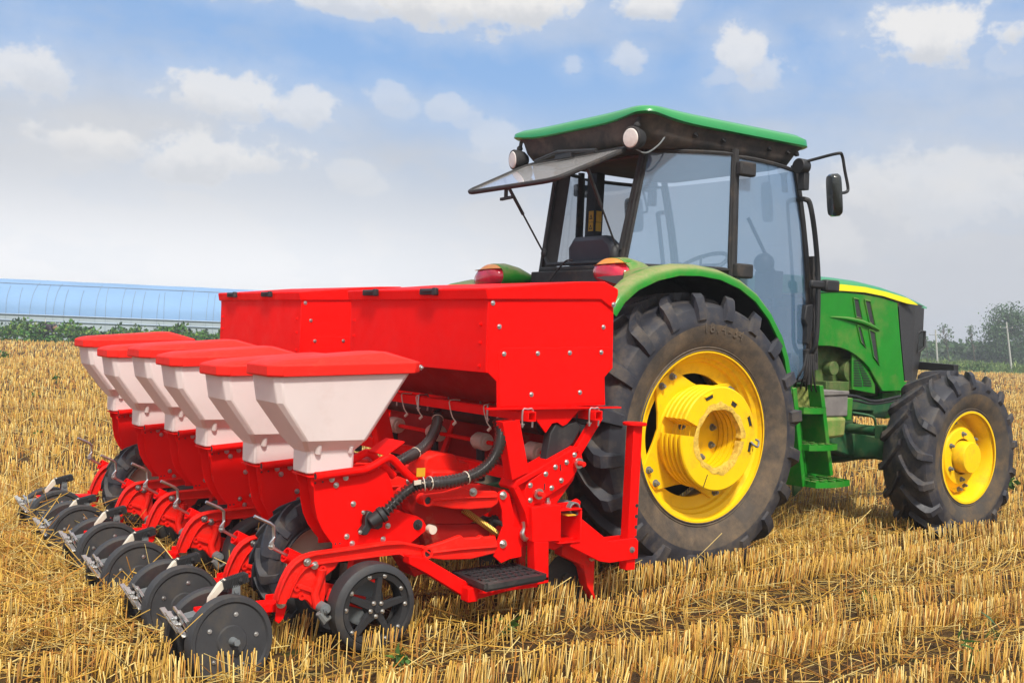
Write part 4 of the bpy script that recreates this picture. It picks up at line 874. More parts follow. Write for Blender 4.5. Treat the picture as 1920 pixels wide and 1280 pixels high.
    for s in (-1, 1):
        y = MB(); up_ = [(1562, 533), (1577, 533), (1620, 538), (1660, 547), (1700, 559), (1712, 566), (1719, 571)]; dn = [(1719, 572), (1700, 569), (1683, 564), (1655, 555), (1620, 548), (1577, 545), (1562, 545)]
        gp3 = MB(); gp3.tube([Vector((q.x, TY + s * .392, q.z)) for q in (at(x, yv, Y=YH) for x, yv in ((1520, 549), (1577, 546), (1620, 550), (1655, 557.5), (1683, 566.5)))], .004, 6); gp3.build('panel_gap', BLK, to)
        pts = xz(YH - .004, up_ + dn); y.prism(pts, TY + s * .402, TY + s * .390); y.build('hood_stripe', YSTRIPE, to)
    # ---------------- engine bay and chassis
    def chunk(name, px, Yn, depth, mat, bevel=.006, parent=T):
        m = MB(); m.prism(xz(Yn, px), Yn, Yn + depth); return m.build(name, mat, parent, bevel=bevel)
    chunk('engine_block', [(1530, 640), (1605, 655), (1660, 712), (1660, 742), (1530, 742)], TY - .26, .52, ENGINE)
    e = MB(); 
    c = at(1589, 694, Y=TY - .30); e.cyl(c + Vector((0, -.04, 0)), c + Vector((0, .1, 0)), .085, 24); c2 = at(1558, 690, Y=TY - .30); e.cyl(c2 + Vector((0, -.03, 0)), c2 + Vector((0, .1, 0)), .05, 20); e.box(at(1560, 725, Y=TY - .30), (.25, .10, .08)); e.box(at(1600, 722, Y=TY - .30), (.2, .12, .06)); e.build('fuel_filter', ENGINE, T, bevel=.004)
    gd = MB(); gp2 = xz(TY - .37, [(1598, 664), (1610, 668), (1628, 690), (1641, 722), (1641, 738), (1598, 730)]); gd.prism(gp2, TY - .37, TY - .355); go = gd.build('fan_guard', GREEN, T, bevel=.003)
    for k in range(11):
        for half in (0, 1):
            y = 676 + k * 4.6; xr = min(1634, 1612 + k * 2.6); xa, xb = (1601, 1601 + (xr - 1601) * .46) if half == 0 else (1601 + (xr - 1601) * .54, xr)
            sl_ = MB(); p, q = at(xa, y, Y=TY - .373), at(xb, y + (xb - xa) * .06, Y=TY - .373); sl_.bar(p, q, .003, .008); sl_.build('guard_slot', BLK, go)
    chunk('side_frame', [(1590, 746), (1650, 752), (1720, 735), (1720, 762), (1665, 775), (1660, 782), (1638, 783), (1638, 770), (1590, 768)], TY - .33, .66, DGREEN)
    chunk('front_support', [(1655, 736), (1725, 722), (1745, 740), (1745, 775), (1660, 785), (1655, 760)], TY - .30, .60, GREEN)
    chunk('transmission', [(1440, 690), (1535, 730), (1600, 750), (1600, 815), (1470, 850), (1420, 800)], TY - .28, .56, DGREEN)
    chunk('front_bracket', [(1716, 718), (1722, 716), (1733, 720), (1733, 729), (1716, 729)], TY - .36, .1, GREEN)
    hz_ = MB(); hz_.tube([at(1548, 740, Y=TY - .47), at(1600, 742, Y=TY - .44), at(1640, 752, Y=TY - .42), at(1690, 742, Y=TY - .42), at(1722, 738, Y=TY - .42)], .011, 8, smooth=4); hz_.tube([at(1548, 744, Y=TY - .47), at(1600, 750, Y=TY - .44), at(1640, 757, Y=TY - .42), at(1690, 748, Y=TY - .42)], .008, 8, smooth=4); hz_.build('wiring_harness', BLK, T)
    ha = MB(); 
    for k in range(5): ha.tube([at(1512 + 3 * k, 664, Y=TY - .72), at(1506 + 5 * k, 690 + 4 * k, Y=TY - .74), at(1494 + 9 * k, 712 + 5 * k, Y=TY - .70), at(1490 + 11 * k, 728 + 2 * k, Y=TY - .6)], .006, 6, smooth=4)
    ha.build('hose_bundle', DIRTBLK, T)
    pl = MB(); pl.cyl(at(1512, 655, Y=TY - .64), at(1512, 720, Y=TY - .62), .024, 12); pl.build('drain_pipe', DIRTBLK, T)
    bx = MB(); bx.prism(xz(TY - .64, [(1541, 738), (1591, 735), (1590, 781), (1548, 782)]), TY - .64, TY - .40); bo = bx.build('battery_box', GREYBOX, T, bevel=.012)
    li = MB(); li.prism(xz(TY - .645, [(1539, 731), (1592, 733), (1592, 740), (1540, 742)]), TY - .65, TY - .39); li.build('battery_lid', GREYBOX, bo, bevel=.006)
    chunk('fuel_tank', [(1548, 783), (1588, 782), (1585, 819), (1552, 823), (1545, 800)], TY - .66, .34, DUSTGREEN, .02)
    chunk('tank_strap', [(1590, 745), (1600, 746), (1597, 788), (1588, 788)], TY - .55, .12, GREEN)
    # front axle, knuckle, steering ram
    ax_ = MB(); ax_.prism([(-.06, 0), (.06, 0), (.06, 0), (.06, 0)], 0, 0) if False else None
    ax_.loft([[(2.445 + dx * w, TY + y, .575 + dz * h) for dx, dz in ((-1, -1), (1, -1), (1, 1), (-1, 1))] for y, w, h in ((-.86, .07, .09), (-.62, .08, .10), (-.45, .09, .085), (-.2, .13, .12), (0, .17, .17), (.2, .13, .12), (.45, .09, .085), (.62, .08, .10), (.86, .07, .09))]); ax_.build('front_axle', DGREEN, T, bevel=.02)
    chunk('drive_housing', [(1560, 812), (1640, 800), (1666, 806), (1666, 852), (1630, 862), (1590, 856), (1562, 846)], TY - .30, .5, DGREEN, .02)
    rm_ = MB(); a, b = Vector((2.25, TY - .82, .70)), Vector((2.25, TY - .1, .70)); rm_.cyl(a, b, .018, 12); rm_.cyl(a.lerp(b, .35), b, .036, 16); rm_.box(a.lerp(b, .32), (.09, .06, .09)); rm_.box(a + Vector((.04, .02, .01)), (.14, .06, .10)); rm_.tube([a.lerp(b, .4) + Vector((0, 0, .04)), a.lerp(b, .4) + Vector((-.04, 0, .10)), a.lerp(b, .55) + Vector((-.12, 0, .12))], .01, 8, smooth=4); rm_.build('steering_ram', DGREEN, T, bevel=.004)
    wt = MB(); a = at(1718, 691, Y=TY - .42); wa, wb_ = at(1793, 691, X=3.22), at(1700, 683, X=3.22); wt.bar(wa, wb_, .06, .06); wt.bar((3.22, TY, wa.z - .03), (2.7, TY, wa.z - .08), .25, .05); wt.build('front_bar', BLK, T, bevel=.004)
    # ---------------- steps
    YS = TY - .72
    st = MB()
    for pts in ([(1487, 728), (1494, 726), (1512, 911), (1505, 913)], [(1537, 722), (1544, 722), (1563, 890), (1557, 893)]):
        st.prism(xz(YS, pts), YS, YS + .22)
    so_ = st.build('step_frame', GREEN, T, bevel=.004)
    k_ = MB(); k_.prism(xz(YS + .19, [(1494, 740), (1540, 735), (1560, 890), (1512, 905)]), YS + .19, YS + .20); k_.build('step_back', GREEN, so_)
    ch_ = MB(); ch_.prism(xz(YS + .08, [(1493, 728), (1538, 722), (1543, 762), (1498, 770)]), YS + .10, YS + .12); ch_.build('chaff_cover', CHAFF, so_)
    for x0, y0, x1, y1, ex in ((1500, 771, 1542, 764, .03), (1503, 838, 1556, 832, .06), (1508, 906, 1572, 898, .09)):
        a, b = at(x0, y0, Y=YS), at(x1, y1, Y=YS); z = (a.z + b.z) / 2; xa, xb = a.x, b.x
        t_ = MB(); yf = YS - ex; yb = YS + .17
        n_ = 10; front = [Vector((xa + (xb - xa) * i / n_, yf - .03 * math.sin(PI * i / n_), z)) for i in range(n_ + 1)]
        t_.loft([[p + Vector((0, 0, dz)) for p in front + [Vector((xb, yb, z)), Vector((xa, yb, z))]] for dz in (.014, -.024)], True, False)
        for i in range(4): xx = xa + (xb - xa) * (i + .5) / 4; t_.bar((xx - .02, yf, z), (xx + .03, yb, z), .010, .022)
        for yy in (yf + .07, yf + .16): t_.bar((xa, yy, z), (xb, yy, z), .010, .022)
        t_.build('step_tread', GREEN, so_)
    sp = MB(); sp.prism(xz(YS + .25, [(1480, 800), (1502, 790), (1515, 900), (1490, 930)]), YS + .25, YS + .27); sp.build('mud_plate', DGREEN, T)
    # three-point hitch
    for s in (-1, 1):
        m = MB(); m.bar((-.1, TY + s * .36, .52), (-.98, TY + s * .42, .42), .05, .07); m.build('lower_link', DGREEN, T, bevel=.006)
        m = MB(); m.cyl((-.35, TY + s * .36, 1.0), (-.5, TY + s * .39, .48), .025, 10); m.build('lift_rod', DGREEN, T)
    m = MB(); m.cyl((-.2, TY, .9), (-1.0, TY, .86), .03, 10); m.build('top_link', DGREEN, T)
    m = MB(); m.box((-.05, TY, .85), (.5, .55, .55)); m.cyl((0, TY - .75, .77), (0, TY + .75, .77), .11, 16); m.build('rear_axle', DGREEN, T, bevel=.03)
tractor()

# ------------------------------------------------------------------ planter
def planter():
    S = empty('seed_planter', (-1.3, 0, 0), 'red six row planter with milky seed hoppers mounted behind the tractor', 'planter')
    # ---------------- one row unit, then five copies
    y1 = -1.47; yc = -1.40; y2 = 2 * yc - y1
    org = Vector((-2.1, yc, 0.4))
    pl = xz(y1, [(583, 894), (583, 908), (588.5, 914), (589.6, 942), (595, 971), (604, 992), (615, 1008), (624, 1019), (624, 1029), (700, 1023), (771, 1017), (781, 1009), (798, 995), (799, 984), (794, 974), (783, 967), (760, 961), (742, 958), (739, 935), (737, 917), (731, 895), (725, 884), (712, 877), (690, 878), (640, 885)])
    m = MB(); m.prism(pl, y1, y1 + .007); m.prism(pl, y2 - .007, y2)
    core = xz(y1, [(600, 900), (715, 885), (735, 960), (775, 975), (765, 1010), (640, 1020), (610, 970)])
    m.prism(core, y1 + .01, y2 - .01)
    U = m.build('row_unit', RED, S, bevel=.0025, origin=org); WO[U.name] = org
    def kid(mb, name, mat, bevel=.0, **k): return mb.build(name, mat, U, bevel=bevel, **k)
    # frame tube round the hopper foot
    tp = [(588, 891), (640, 884), (679, 879), (698, 870), (716, 859), (726, 857), (736, 864), (752, 881), (774, 902)]
    for yy in (y1 - .024, y2 + .024):
        t = MB(); pts = [Vector((at(x, y, Y=y1).x, yy, at(x, y, Y=y1).z)) for x, y in tp]; t.tube(pts[:3], .0165, 14); 
        t.tube(pts[2:], .0165, 14, smooth=5); t.pipe(pts[0] - Vector((.004, 0, 0)), pts[0] + Vector((.02, 0, 0)), .0175, .012); kid(t, 'frame_tube', RED); d = MB(); d.cyl(pts[0] - Vector((.0045, 0, 0)), pts[0] - Vector((.003, 0, 0)), .0125); kid(d, 'tube_bore', BLK)
    t = MB(); z = at(588, 893, Y=y1).z; t.box((-2.25, yc, z + .0), (.26, .17, .006)); t.box((-2.0, yc, z + .10), (.10, .16, .006), Matrix.Rotation(R(-32), 3, 'Y')); kid(t, 'hopper_tray', RED, .002)
    # hopper
    def orect(x0, x1, hw, z, ch): return [Vector((x0 + ch, yc - hw, z)), Vector((x1 - ch, yc - hw, z)), Vector((x1, yc - hw + ch, z)), Vector((x1, yc + hw - ch, z)), Vector((x1 - ch, yc + hw, z)), Vector((x0 + ch, yc + hw, z)), Vector((x0, yc + hw - ch, z)), Vector((x0, yc - hw + ch, z))]
    h = MB(); h.loft([orect(-2.385, -2.18, .072, .705, .010), orect(-2.385, -2.18, .074, .792, .010), orect(-2.394, -2.172, .078, .798, .012), orect(-2.424, -2.143, .116, .838, .016), orect(-2.535, -2.044, .126, .985, .022), orect(-2.556, -1.962, .130, 1.105, .026)])
    hp = kid(h, 'seed_hopper', WHITE, .005, ang=12)
    for px in (-1, 1):
        k = MB(); k.tube([(-2.345, yc + px * .080, .785), (-2.345, yc + px * .088, .82)], [.013, .013], 12); kid(k, 'hopper_boss', WHITE); k = MB(); k.tube([(-2.205, yc + px * .080, .785), (-2.205, yc + px * .088, .81)], [.009, .009], 12); kid(k, 'hopper_boss', WHITE)
    def sh(L, ): return [Vector((v.x, v.y, v.z + .035 * (v.x + 2.27))) for v in L]
    l = MB(); l.loft([sh(orect(-2.572, -1.917, .146, 1.095, .045)), sh(orect(-2.578, -1.912, .150, 1.100, .046)), sh(orect(-2.578, -1.912, .150, 1.138, .046)), sh(orect(-2.566, -1.935, .138, 1.146, .044)), [Vector((v.x, v.y, v.z + .055 * (v.x + 2.53))) for v in sh(orect(-2.535, -2.055, .112, 1.156, .042))]]); kid(l, 'hopper_lid', REDP, .007, ang=25)
    b = MB(); b.bolt((-1.930, yc - .140, 1.13), (0.6, -1, 0), .008, .006); kid(b, 'lid_screw', ZINC)
    # bolts on the plate
    for x, y in ((622, 898), (648, 895), (630, 909), (662, 944), (650, 1005), (660, 1018), (718, 1010), (727, 985)):
        b = MB(); b.bolt(at(x, y, Y=y1), (0, -1, 0), .0082, .009); kid(b, 'bolt', ZINC)
    for x, y in ((591, 905), (605, 903), (629, 1019), (637, 1018)):
        b = MB(); p = at(x, y, Y=y1); b.cyl(p, p - Vector((0, .0008, 0)), .004, 10); kid(b, 'bolt_hole', BLK)
    pv = MB(); p = at(783, 983, Y=y1); pv.cyl(p, p - Vector((0, .004, 0)), .022, 20); pv.bolt(p - Vector((0, .004, 0)), (0, -1, 0), .012, .012); kid(pv, 'plate_pivot', BLK)
    # black seed outlet elbow
    el = MB(); el.prism(xz(y1, [(682, 958), (686, 955), (691, 957), (695, 964), (702, 966), (712, 972), (711, 985), (703, 990), (690, 988), (682, 1000), (674, 1001), (669, 994), (678, 982), (678, 968)]), y1 - .032, y1); 
    a, bb = at(693, 980, Y=y1 - .03), at(712, 967, Y=y1 - .04); el.tube([a, bb], [.026, .030], 16); el.tube([bb, bb + (bb - a) * .45], [.034, .034], 18); kid(el, 'seed_outlet', BLK, .004)
    for x, y in ((681, 960), (675, 997)):
        b = MB(); b.bolt(at(x, y, Y=y1 - .032), (0, -1, 0), .006, .006); kid(b, 'bolt', ZINC)
    # lower beam: a bent channel with a web behind
    ya = -1.505
    beam_up = [(518, 1122), (522, 1108), (531, 1085), (541, 1066), (552, 1053), (568, 1042), (588, 1036), (630, 1030), (680, 1023), (720, 1017), (752, 1015), (774, 1019), (788, 1022), (803, 1034)]
    beam_dn = [(805, 1042), (790, 1046), (775, 1043), (768, 1048), (758, 1045), (748, 1038), (712, 1042), (650, 1050), (610, 1055), (586, 1059), (571, 1066), (560, 1079), (549, 1100), (540, 1122), (536, 1132), (520, 1132)]
    for yy, sgn in ((ya, 1),):
        bm_ = MB(); bm_.prism(xz(ya, beam_up + beam_dn), yy, yy + sgn * .010)
        lip = xz(ya, beam_up); lip2 = xz(ya, beam_dn[3:-2])
        bm_.loft([[Vector((x, yy - sgn * .016, z)), Vector((x, yy + sgn * .03, z)), Vector((x, yy + sgn * .03, z - .008)), Vector((x, yy - sgn * .016, z - .008))] for x, z in lip])
        bm_.loft([[Vector((x, yy - sgn * .010, z)), Vector((x, yy + sgn * .02, z)), Vector((x, yy + sgn * .02, z + .007)), Vector((x, yy - sgn * .010, z + .007))] for x, z in lip2])
        kid(bm_, 'row_beam', CAST, .003)
    wb = MB(); wb.prism(xz(ya, [(536, 1120), (545, 1098), (556, 1076), (570, 1062), (600, 1054), (640, 1049), (630, 1066), (612, 1080), (613, 1110), (609, 1130), (600, 1146), (588, 1140), (577, 1126), (560, 1122)]), ya + .006, ya + .03); kid(wb, 'depth_plate', CAST, .004)
    lf = MB(); lf.tube([at(603, 1066, Y=ya - .004), at(600, 1084, Y=ya - .004), at(590, 1112, Y=ya - .004), at(596, 1138, Y=ya - .004)], [.022, .015, .016, .020], 10); lf.bar(at(560, 1098, Y=ya), at(590, 1108, Y=ya), .012, .018); kid(lf, 'depth_arm', CAST, .003)
    for x, y, r in ((556, 1101, .006), (565, 1117, .006), (604, 1065, .006)):
        b = MB(); p = at(x, y, Y=ya + .004); b.pipe(p + Vector((0, .004, 0)), p - Vector((0, .008, 0)), .014, .007, 14); kid(b, 'lug_ring', CAST)
    sl_ = MB(); p = at(554, 1080, Y=ya + .006); sl_.box(p, (.02, .004, .055), Matrix.Rotation(R(18), 3, 'Y')); kid(sl_, 'slot', BLK)
    for x, y in ((576, 1053), (590, 1059)):
        b = MB(); b.bolt(at(x, y, Y=ya - .004), (0, -1, 0), .011, .012); kid(b, 'bolt', ZINC)
    ax = MB(); p = at(600, 1136, Y=ya - .01); ax.cyl(p + Vector((0, .05, 0)), p - Vector((0, .05, 0)), .022, 16); ax.bolt(p - Vector((0, .05, 0)), (0, -1, 0), .014, .014); ax.tube([at(598, 1148, Y=ya - .05), at(608, 1162, Y=ya - .05), at(622, 1156, Y=ya - .05)], [.014, .02, .006], 8); kid(ax, 'axle_boss', STEEL)
    # sleeve and bright crank handle
    sv = MB(); a, bb = at(535, 1039, Y=yc), at(578, 1060, Y=yc); sv.pipe(a, bb, .030, .024, 20); sv.cyl(a.lerp(bb, .25), a.lerp(bb, .9), .0235, 16); kid(sv, 'crank_sleeve', RED)
    ck = MB(); ck.tube([at(x, y, Y=yc) for x, y in ((477, 967), (478, 967.5), (506, 980), (513, 986), (513.5, 1008), (509, 1022), (511, 1026), (536, 1040), (550, 1047))], .0068, 8); ck.bolt(at(509, 1024, Y=yc - .008), (0, -1, 0), .009, .01); ck.tube([at(515, 1006, Y=yc - .01), at(506, 1018, Y=yc - .012), at(511, 1028, Y=yc - .01)], .004, 6); kid(ck, 'crank_handle', ZINC)
    # gauge wheels either side
    gx, gz, gr = -2.125, .178, .178
    for sgn in (-1, 1):
        yf = yc + sgn * .205; c = (gx, yf, gz)
        w = MB(); w.lathe([(gr - .030, .0), (gr - .012, .004 * -sgn), (gr - .002, -sgn * .014), (gr, -sgn * .05), (gr - .003, -sgn * .09), (gr - .02, -sgn * .105), (gr - .05, -sgn * .105)], c, 56); w.lathe([(gr - .03, 0), (gr - .034, -sgn * .012)], c, 56); wo = kid(w, 'gauge_tyre', RUB)
        r = MB(); r.lathe([(gr - .033, -sgn * .012), (gr - .036, -sgn * .006), (gr - .058, -sgn * .010), (gr - .062, -sgn * .022), (gr - .062, -sgn * .06)], c, 56)
        for k in range(5):
            a = R(12 + 72 * k); u = Vector((math.cos(a), 0, math.sin(a))); v = Vector((-math.sin(a), 0, math.cos(a))); C = Vector(c); q = C - Vector((0, sgn * .020, 0))
            for wd, dy in ((.018, .0), ):
                r.loft([[q + u * rr + v * ww, q + u * rr + v * ww * .72 + Vector((0, sgn * .014, 0)), q + u * rr - v * ww * .72 + Vector((0, sgn * .014, 0)), q + u * rr - v * ww] for rr, ww in ((.02, .021), (.06, .017), (gr - .055, .014))])
        r.tube([Vector(c) + Vector((0, -sgn * .06, 0)), Vector(c) + Vector((0, -sgn * .004, 0))], .036, 18); r.tube([Vector(c) + Vector((0, -sgn * .004, 0)), Vector(c) + Vector((0, sgn * .006, 0))], .014, 14); ro = kid(r, 'gauge_rim', BLK, ang=30)
        if sgn < 0:
            dk = MB(); dk.prism(circ(gx, gz, .09, 20), yf + .115, yf + .118); kid(dk, 'opener_disc', STEEL)
            for k in range(5):
                for rad, aa in ((.028, 12 + 36 + 72 * k), (gr - .047, 3 + 72 * k), (gr - .047, 33 + 72 * k)):
                    a = R(aa); b = MB(); b.bolt((gx + rad * math.cos(a), yf + .010 if rad > .05 else yf + .004, gz + rad * math.sin(a)), (0, -1, 0), .0065, .007); kid(b, 'wheel_nut', ZINC)
    ga = MB(); ga.bar((gx, yc - .09, gz), (gx - .16, yc - .09, gz + .05), .02, .05); ga.bar((gx, yc + .09, gz), (gx - .16, yc + .09, gz + .05), .02, .05); ga.bar((gx + .05, yc, .40), (gx + .02, yc, .16), .05, .12, up=(1, 0, 0)); kid(ga, 'gauge_arm', CAST, .004)
    # press wheel tail
    arm = MB(); a, bb = Vector(at(528, 1133, Y=yc)), Vector((-2.78, yc, .190)); arm.bar(a, bb, .075, .034); kid(arm, 'press_arm', RED, .004)
    for ys in (-.06, .052):
        tb = MB(); tb.prism(xz(yc - .055, [(519, 1126), (535, 1124), (537, 1136), (531, 1158), (522, 1168), (515, 1163), (517, 1148)]), yc + ys, yc + ys + .008); kid(tb, 'tail_bracket', RED, .002)
    b = MB(); b.bolt(at(527, 1130, Y=yc - .062), (0, -1, 0), .014, .014); kid(b, 'bolt', ZINC)
    cx, cz, pr = -2.68, .100, .168
    for sgn in (-1, 1):
        c = Vector((cx - (.015 if sgn > 0 else 0), yc + sgn * .105, cz)); rot = Matrix.Rotation(R(7 * sgn), 4, 'X') @ Matrix.Rotation(R(-3 * sgn), 4, 'Z')
        w = MB(); w.lathe([(.0, sgn * .012), (.055, sgn * .012), (.06, sgn * .006), (pr - .03, sgn * .004), (pr - .024, sgn * .012), (pr - .008, sgn * .012), (pr, -sgn * .002), (pr + .001, -sgn * .03), (pr - .008, -sgn * .042), (pr - .03, -sgn * .04), (0.02, -sgn * .03)], (0, 0, 0), 56); w.v = [tuple(c + (rot @ Vector(v))) for v in w.v]; kid(w, 'press_wheel', RUB, ang=30)
        h = MB(); h.tube([c + rot @ Vector((0, sgn * .01, 0)), c + rot @ Vector((0, sgn * .03, 0)), c + rot @ Vector((0, sgn * .045, 0))], [.017, .015, .010], 12); h.tube([c + rot @ Vector((0, sgn * .045, 0)), c + rot @ Vector((0, sgn * .055, 0))], .013, 6); kid(h, 'press_hub', STEEL)
        for k in range(5):
            a = R(8 + 72 * k); q = c + rot @ Vector((.098 * math.cos(a), sgn * .005, .098 * math.sin(a))); b = MB(); b.bolt(q, rot @ Vector((0, sgn, 0)), .006, .005); kid(b, 'wheel_rivet', ZINC)
    # steel scraper plate and pins at the tail
    sc = MB(); sc.bar((-2.76, yc, .194), (-2.83, yc, .182), .060, .005); sc.prism([(-2.75, .155), (-2.75, .200), (-2.845, .182), (-2.82, .145)], yc - .032, yc - .028); sc.prism([(-2.75, .155), (-2.75, .200), (-2.845, .182), (-2.82, .145)], yc + .028, yc + .032); kid(sc, 'tail_plate', STEEL, .001)
    for sgn in (-1, 1):
        g = MB(); q = Vector((-2.85, yc + sgn * .032, .182)); g.bar(q + Vector((.0, -.06, -.05)), q + Vector((-.03, .06, .02)), .022, .004); g.bar(q + Vector((.01, -.055, .0)), q + Vector((.01, .045, .02)), .008, .01); g.bolt(q + Vector((-.012, .02, 0)), (-1, 0, .2), .008, .012); g.bolt(q + Vector((-.012, -.03, -.01)), (-1, 0, .2), .008, .012)
        g.bar(q + Vector((-.01, sgn * .03, .01)), q + Vector((.05, sgn * .075, -.10)), .014, .004); kid(g, 'scraper', ZINC)
    # lever: cream bar with black ribbed grip
    lv = MB(); lv.tube([at(391, 1136, Y=yc), at(394, 1122, Y=yc), at(414, 1097, Y=yc), at(424, 1088, Y=yc)], [.010, .013, .018, .015], 4); kid(lv, 'lever_bar', CREAM)
    lg = MB(); a, bb = at(416, 1096, Y=yc), at(463, 1080, Y=yc); lg.bar(a, bb, .040, .032)
    for k in range(14): lg.bar(a.lerp(bb, .05 + k * .065), a.lerp(bb, .08 + k * .065), .046, .037)
    lg.bolt(a.lerp(bb, .65) - Vector((0, .024, 0)), (0, -1, 0), .006, .004); kid(lg, 'lever_grip', BLK, .004)
    lb = MB(); lb.prism([(-2.655, .19), (-2.615, .19), (-2.62, .285), (-2.65, .285)], yc - .022, yc - .018); lb.prism([(-2.655, .19), (-2.615, .19), (-2.62, .285), (-2.65, .285)], yc + .018, yc + .022); lb.cyl((-2.635, yc - .028, .265), (-2.635, yc + .028, .265), .010, 10); kid(lb, 'lever_bracket', STEEL)
    # parallel linkage to the toolbar
    for yy in (y1 - .02, y2 + .02):
        for nm, P in (('upper', [(790, 931), (797, 926), (830, 922), (865, 912), (880, 918), (928, 920), (934, 930), (930, 943), (919, 951), (880, 954), (846, 953), (815, 947), (800, 945), (790, 941)]), ('lower', [(790, 1028), (797, 1024), (830, 1014), (862, 1002), (868, 1008), (895, 1006), (900, 1002), (906, 1006), (926, 1004), (931, 1018), (925, 1036), (880, 1047), (830, 1048), (800, 1044), (790, 1040)])):
            k = MB(); k.prism(xz(y1 - .02, P), yy - .014, yy + .014); q = [P[1], P[4], P[9]]
            rib = [(x, z) for x, z in xz(y1 - .02, [(800, 937 if nm == 'upper' else 1034), (860, 931 if nm == 'upper' else 1027), (928, 929 if nm == 'upper' else 1022)])]
            k.loft([[Vector((x, yy - .026, z + .004)), Vector((x, yy + .026, z + .004)), Vector((x, yy + .026, z - .006)), Vector((x, yy - .026, z - .006))] for x, z in rib])
            kid(k, 'linkage_arm', CAST, .005)
            e = MB(); p = at(796, 936 if nm == 'upper' else 1034, Y=y1 - .02); p.y = yy; e.pipe(p + Vector((0, .03, 0)), p - Vector((0, .03, 0)), .024, .016, 18); kid(e, 'linkage_eye', CAST); d = MB(); d.cyl(p + Vector((0, .026, 0)), p - Vector((0, .024, 0)), .0162, 12); kid(d, 'eye_bore', BLK)
    for yy in (y1 - .03, y2 + .03):
        k = MB(); k.prism(xz(y1 - .02, [(929, 929), (933, 921), (942, 917), (951, 924), (957, 950), (960, 976), (955, 984), (973, 990), (974, 1042), (953, 1046), (936, 1054), (923, 1042), (932, 1006), (940, 985), (938, 955)]), yy - .006, yy + .006); kid(k, 'link_bracket', RED, .002)
    for x, y in ((943, 928), (943, 1019), (887, 922)):
        b = MB(); b.bolt(at(x, y, Y=y1 - .037), (0, -1, 0), .013, .012); kid(b, 'bolt', ZINC)
    k = MB(); p = at(809, 992, Y=y1); k.cyl(p + Vector((0, .02, 0)), p - Vector((0, .014, 0)), .019, 18); kid(k, 'roller', CREAM); 
    for dy in (.0, .05):
        sp = MB(); a, bb = at(868, 955, Y=y1 + .03), at(936, 1002, Y=y1 + .03); a.y += dy; bb.y += dy; n = 150; u = (bb - a).normalized().orthogonal().normalized(); v = (bb - a).normalized().cross(u)
        sp.tube([a.lerp(bb, i / n) + (u * math.cos(i * 1.05) + v * math.sin(i * 1.05)) * .013 for i in range(n + 1)], .0028, 5); kid(sp, 'spring', GOLD)
    for y in (962, 977):
        cn = MB(); a, bb = at(800, y, Y=yc), at(915, y - 5, Y=yc)
        for i in range(22): cn.bar(a.lerp(bb, i / 22), a.lerp(bb, (i + .75) / 22), .02 if i % 2 else .012, .013)
        kid(cn, 'chain', BLK)
    k = MB(); p = at(920, 975, Y=yc); k.prism([(p.x + (.030 if i % 2 else .024) * math.cos(2 * PI * i / 24), p.z + (.030 if i % 2 else .024) * math.sin(2 * PI * i / 24)) for i in range(24)], yc - .03, yc - .02); k.cyl((p.x, yc - .1, p.z), (p.x, yc + .1, p.z), .012, 10); kid(k, 'sprocket', BLK)
    cr = MB(); cr.prism(xz(y1, [(775, 925), (870, 905), (930, 915), (930, 960), (890, 985), (800, 985), (775, 960)]), yc - .03, yc + .03); cr.prism(xz(y1, [(800, 985), (930, 985), (930, 1040), (810, 1030)]), yc - .02, yc + .03); kid(cr, 'link_core', SHADERED, .004)
    shk = MB(); shk.prism(xz(y1, [(758, 1046), (800, 1046), (800, 1075), (780, 1082), (770, 1065)]), yc - .06, yc + .06); kid(shk, 'opener_frame', CAST, .004)
    # copies
    dz = [0.0, -.028, -.016, .002, -.020, .018]; units = [U]
    for i in range(1, 6):
        c = U.copy(); COL.objects.link(c); c.parent = S; c.location = U.location + Vector((random.uniform(-.01, .01), ROWY[i] - ROWY[0], dz[i])); WO[c.name] = WO[U.name] + (c.location - U.location)
        for ch in list(U.children):
            k = ch.copy(); COL.objects.link(k); k.parent = c
            if ch.name.split('.')[0] in ('press_wheel', 'press_hub', 'wheel_rivet', 'gauge_tyre', 'gauge_rim', 'wheel_nut'): k.location.z -= dz[i]
        units.append(c)

    # ---------------- fertiliser boxes
    YB = -1.5
    X0 = at(915, 600, Y=YB).x; X1 = at(1149, 600, Y=YB).x
    zt = at(1000, 561, Y=YB).z; zl = at(915, 699, Y=YB).z; zb = at(932, 767, Y=YB).z
    side = xz(YB, [(915, 560), (1150, 558), (1148, 690), (1133, 707), (1134, 759), (932, 767), (931, 715), (915, 699)])
    lid = xz(YB, [(911, 562), (909, 540), (1000, 534), (1088, 528), (1131, 528), (1156, 542), (1156, 553), (1148, 577), (1142, 577), (1124, 562)])
    first = True
    for (ya, yb) in ((-1.5, -.20), (.43, 1.73)):
        b = MB(); b.prism([(X0, zt), (X1, zt), (X1, zl + .02), (-1.10, .97), (-1.30, .97), (X0 + .06, zl + .05)], ya + .004, yb - .004)
        b.prism([(X0 - .003, zt), (X0 + .02, zt), (X0 + .02, zl), (X0 - .003, zl)], ya + .0, yb - .0)
        bo = b.build('fertiliser_box', RED, S, bevel=.003)
        for yy in (ya, yb - .006):
            e = MB(); e.prism(side, yy - .003, yy + .006); eo = e.build('end_panel', RED, bo, bevel=.002)
        a = MB(); a.prism(xz(YB, [(933, 664), (941, 652), (1140, 650), (1147, 656), (1147, 689), (1132, 706), (1132, 755), (934, 762)]), ya - .007, ya - .003); a.build('access_panel', RED, bo, bevel=.0025)
        tl = MB(); tl.bar((X0, ya - .012, zb + .003), (X1 + .05, ya - .012, zb + .004), .03, .006); tl.build('bottom_flange', RED, bo)
        l = MB(); l.prism(lid, ya - .014, yb + .014); l.build('box_lid', RED, bo, bevel=.006)
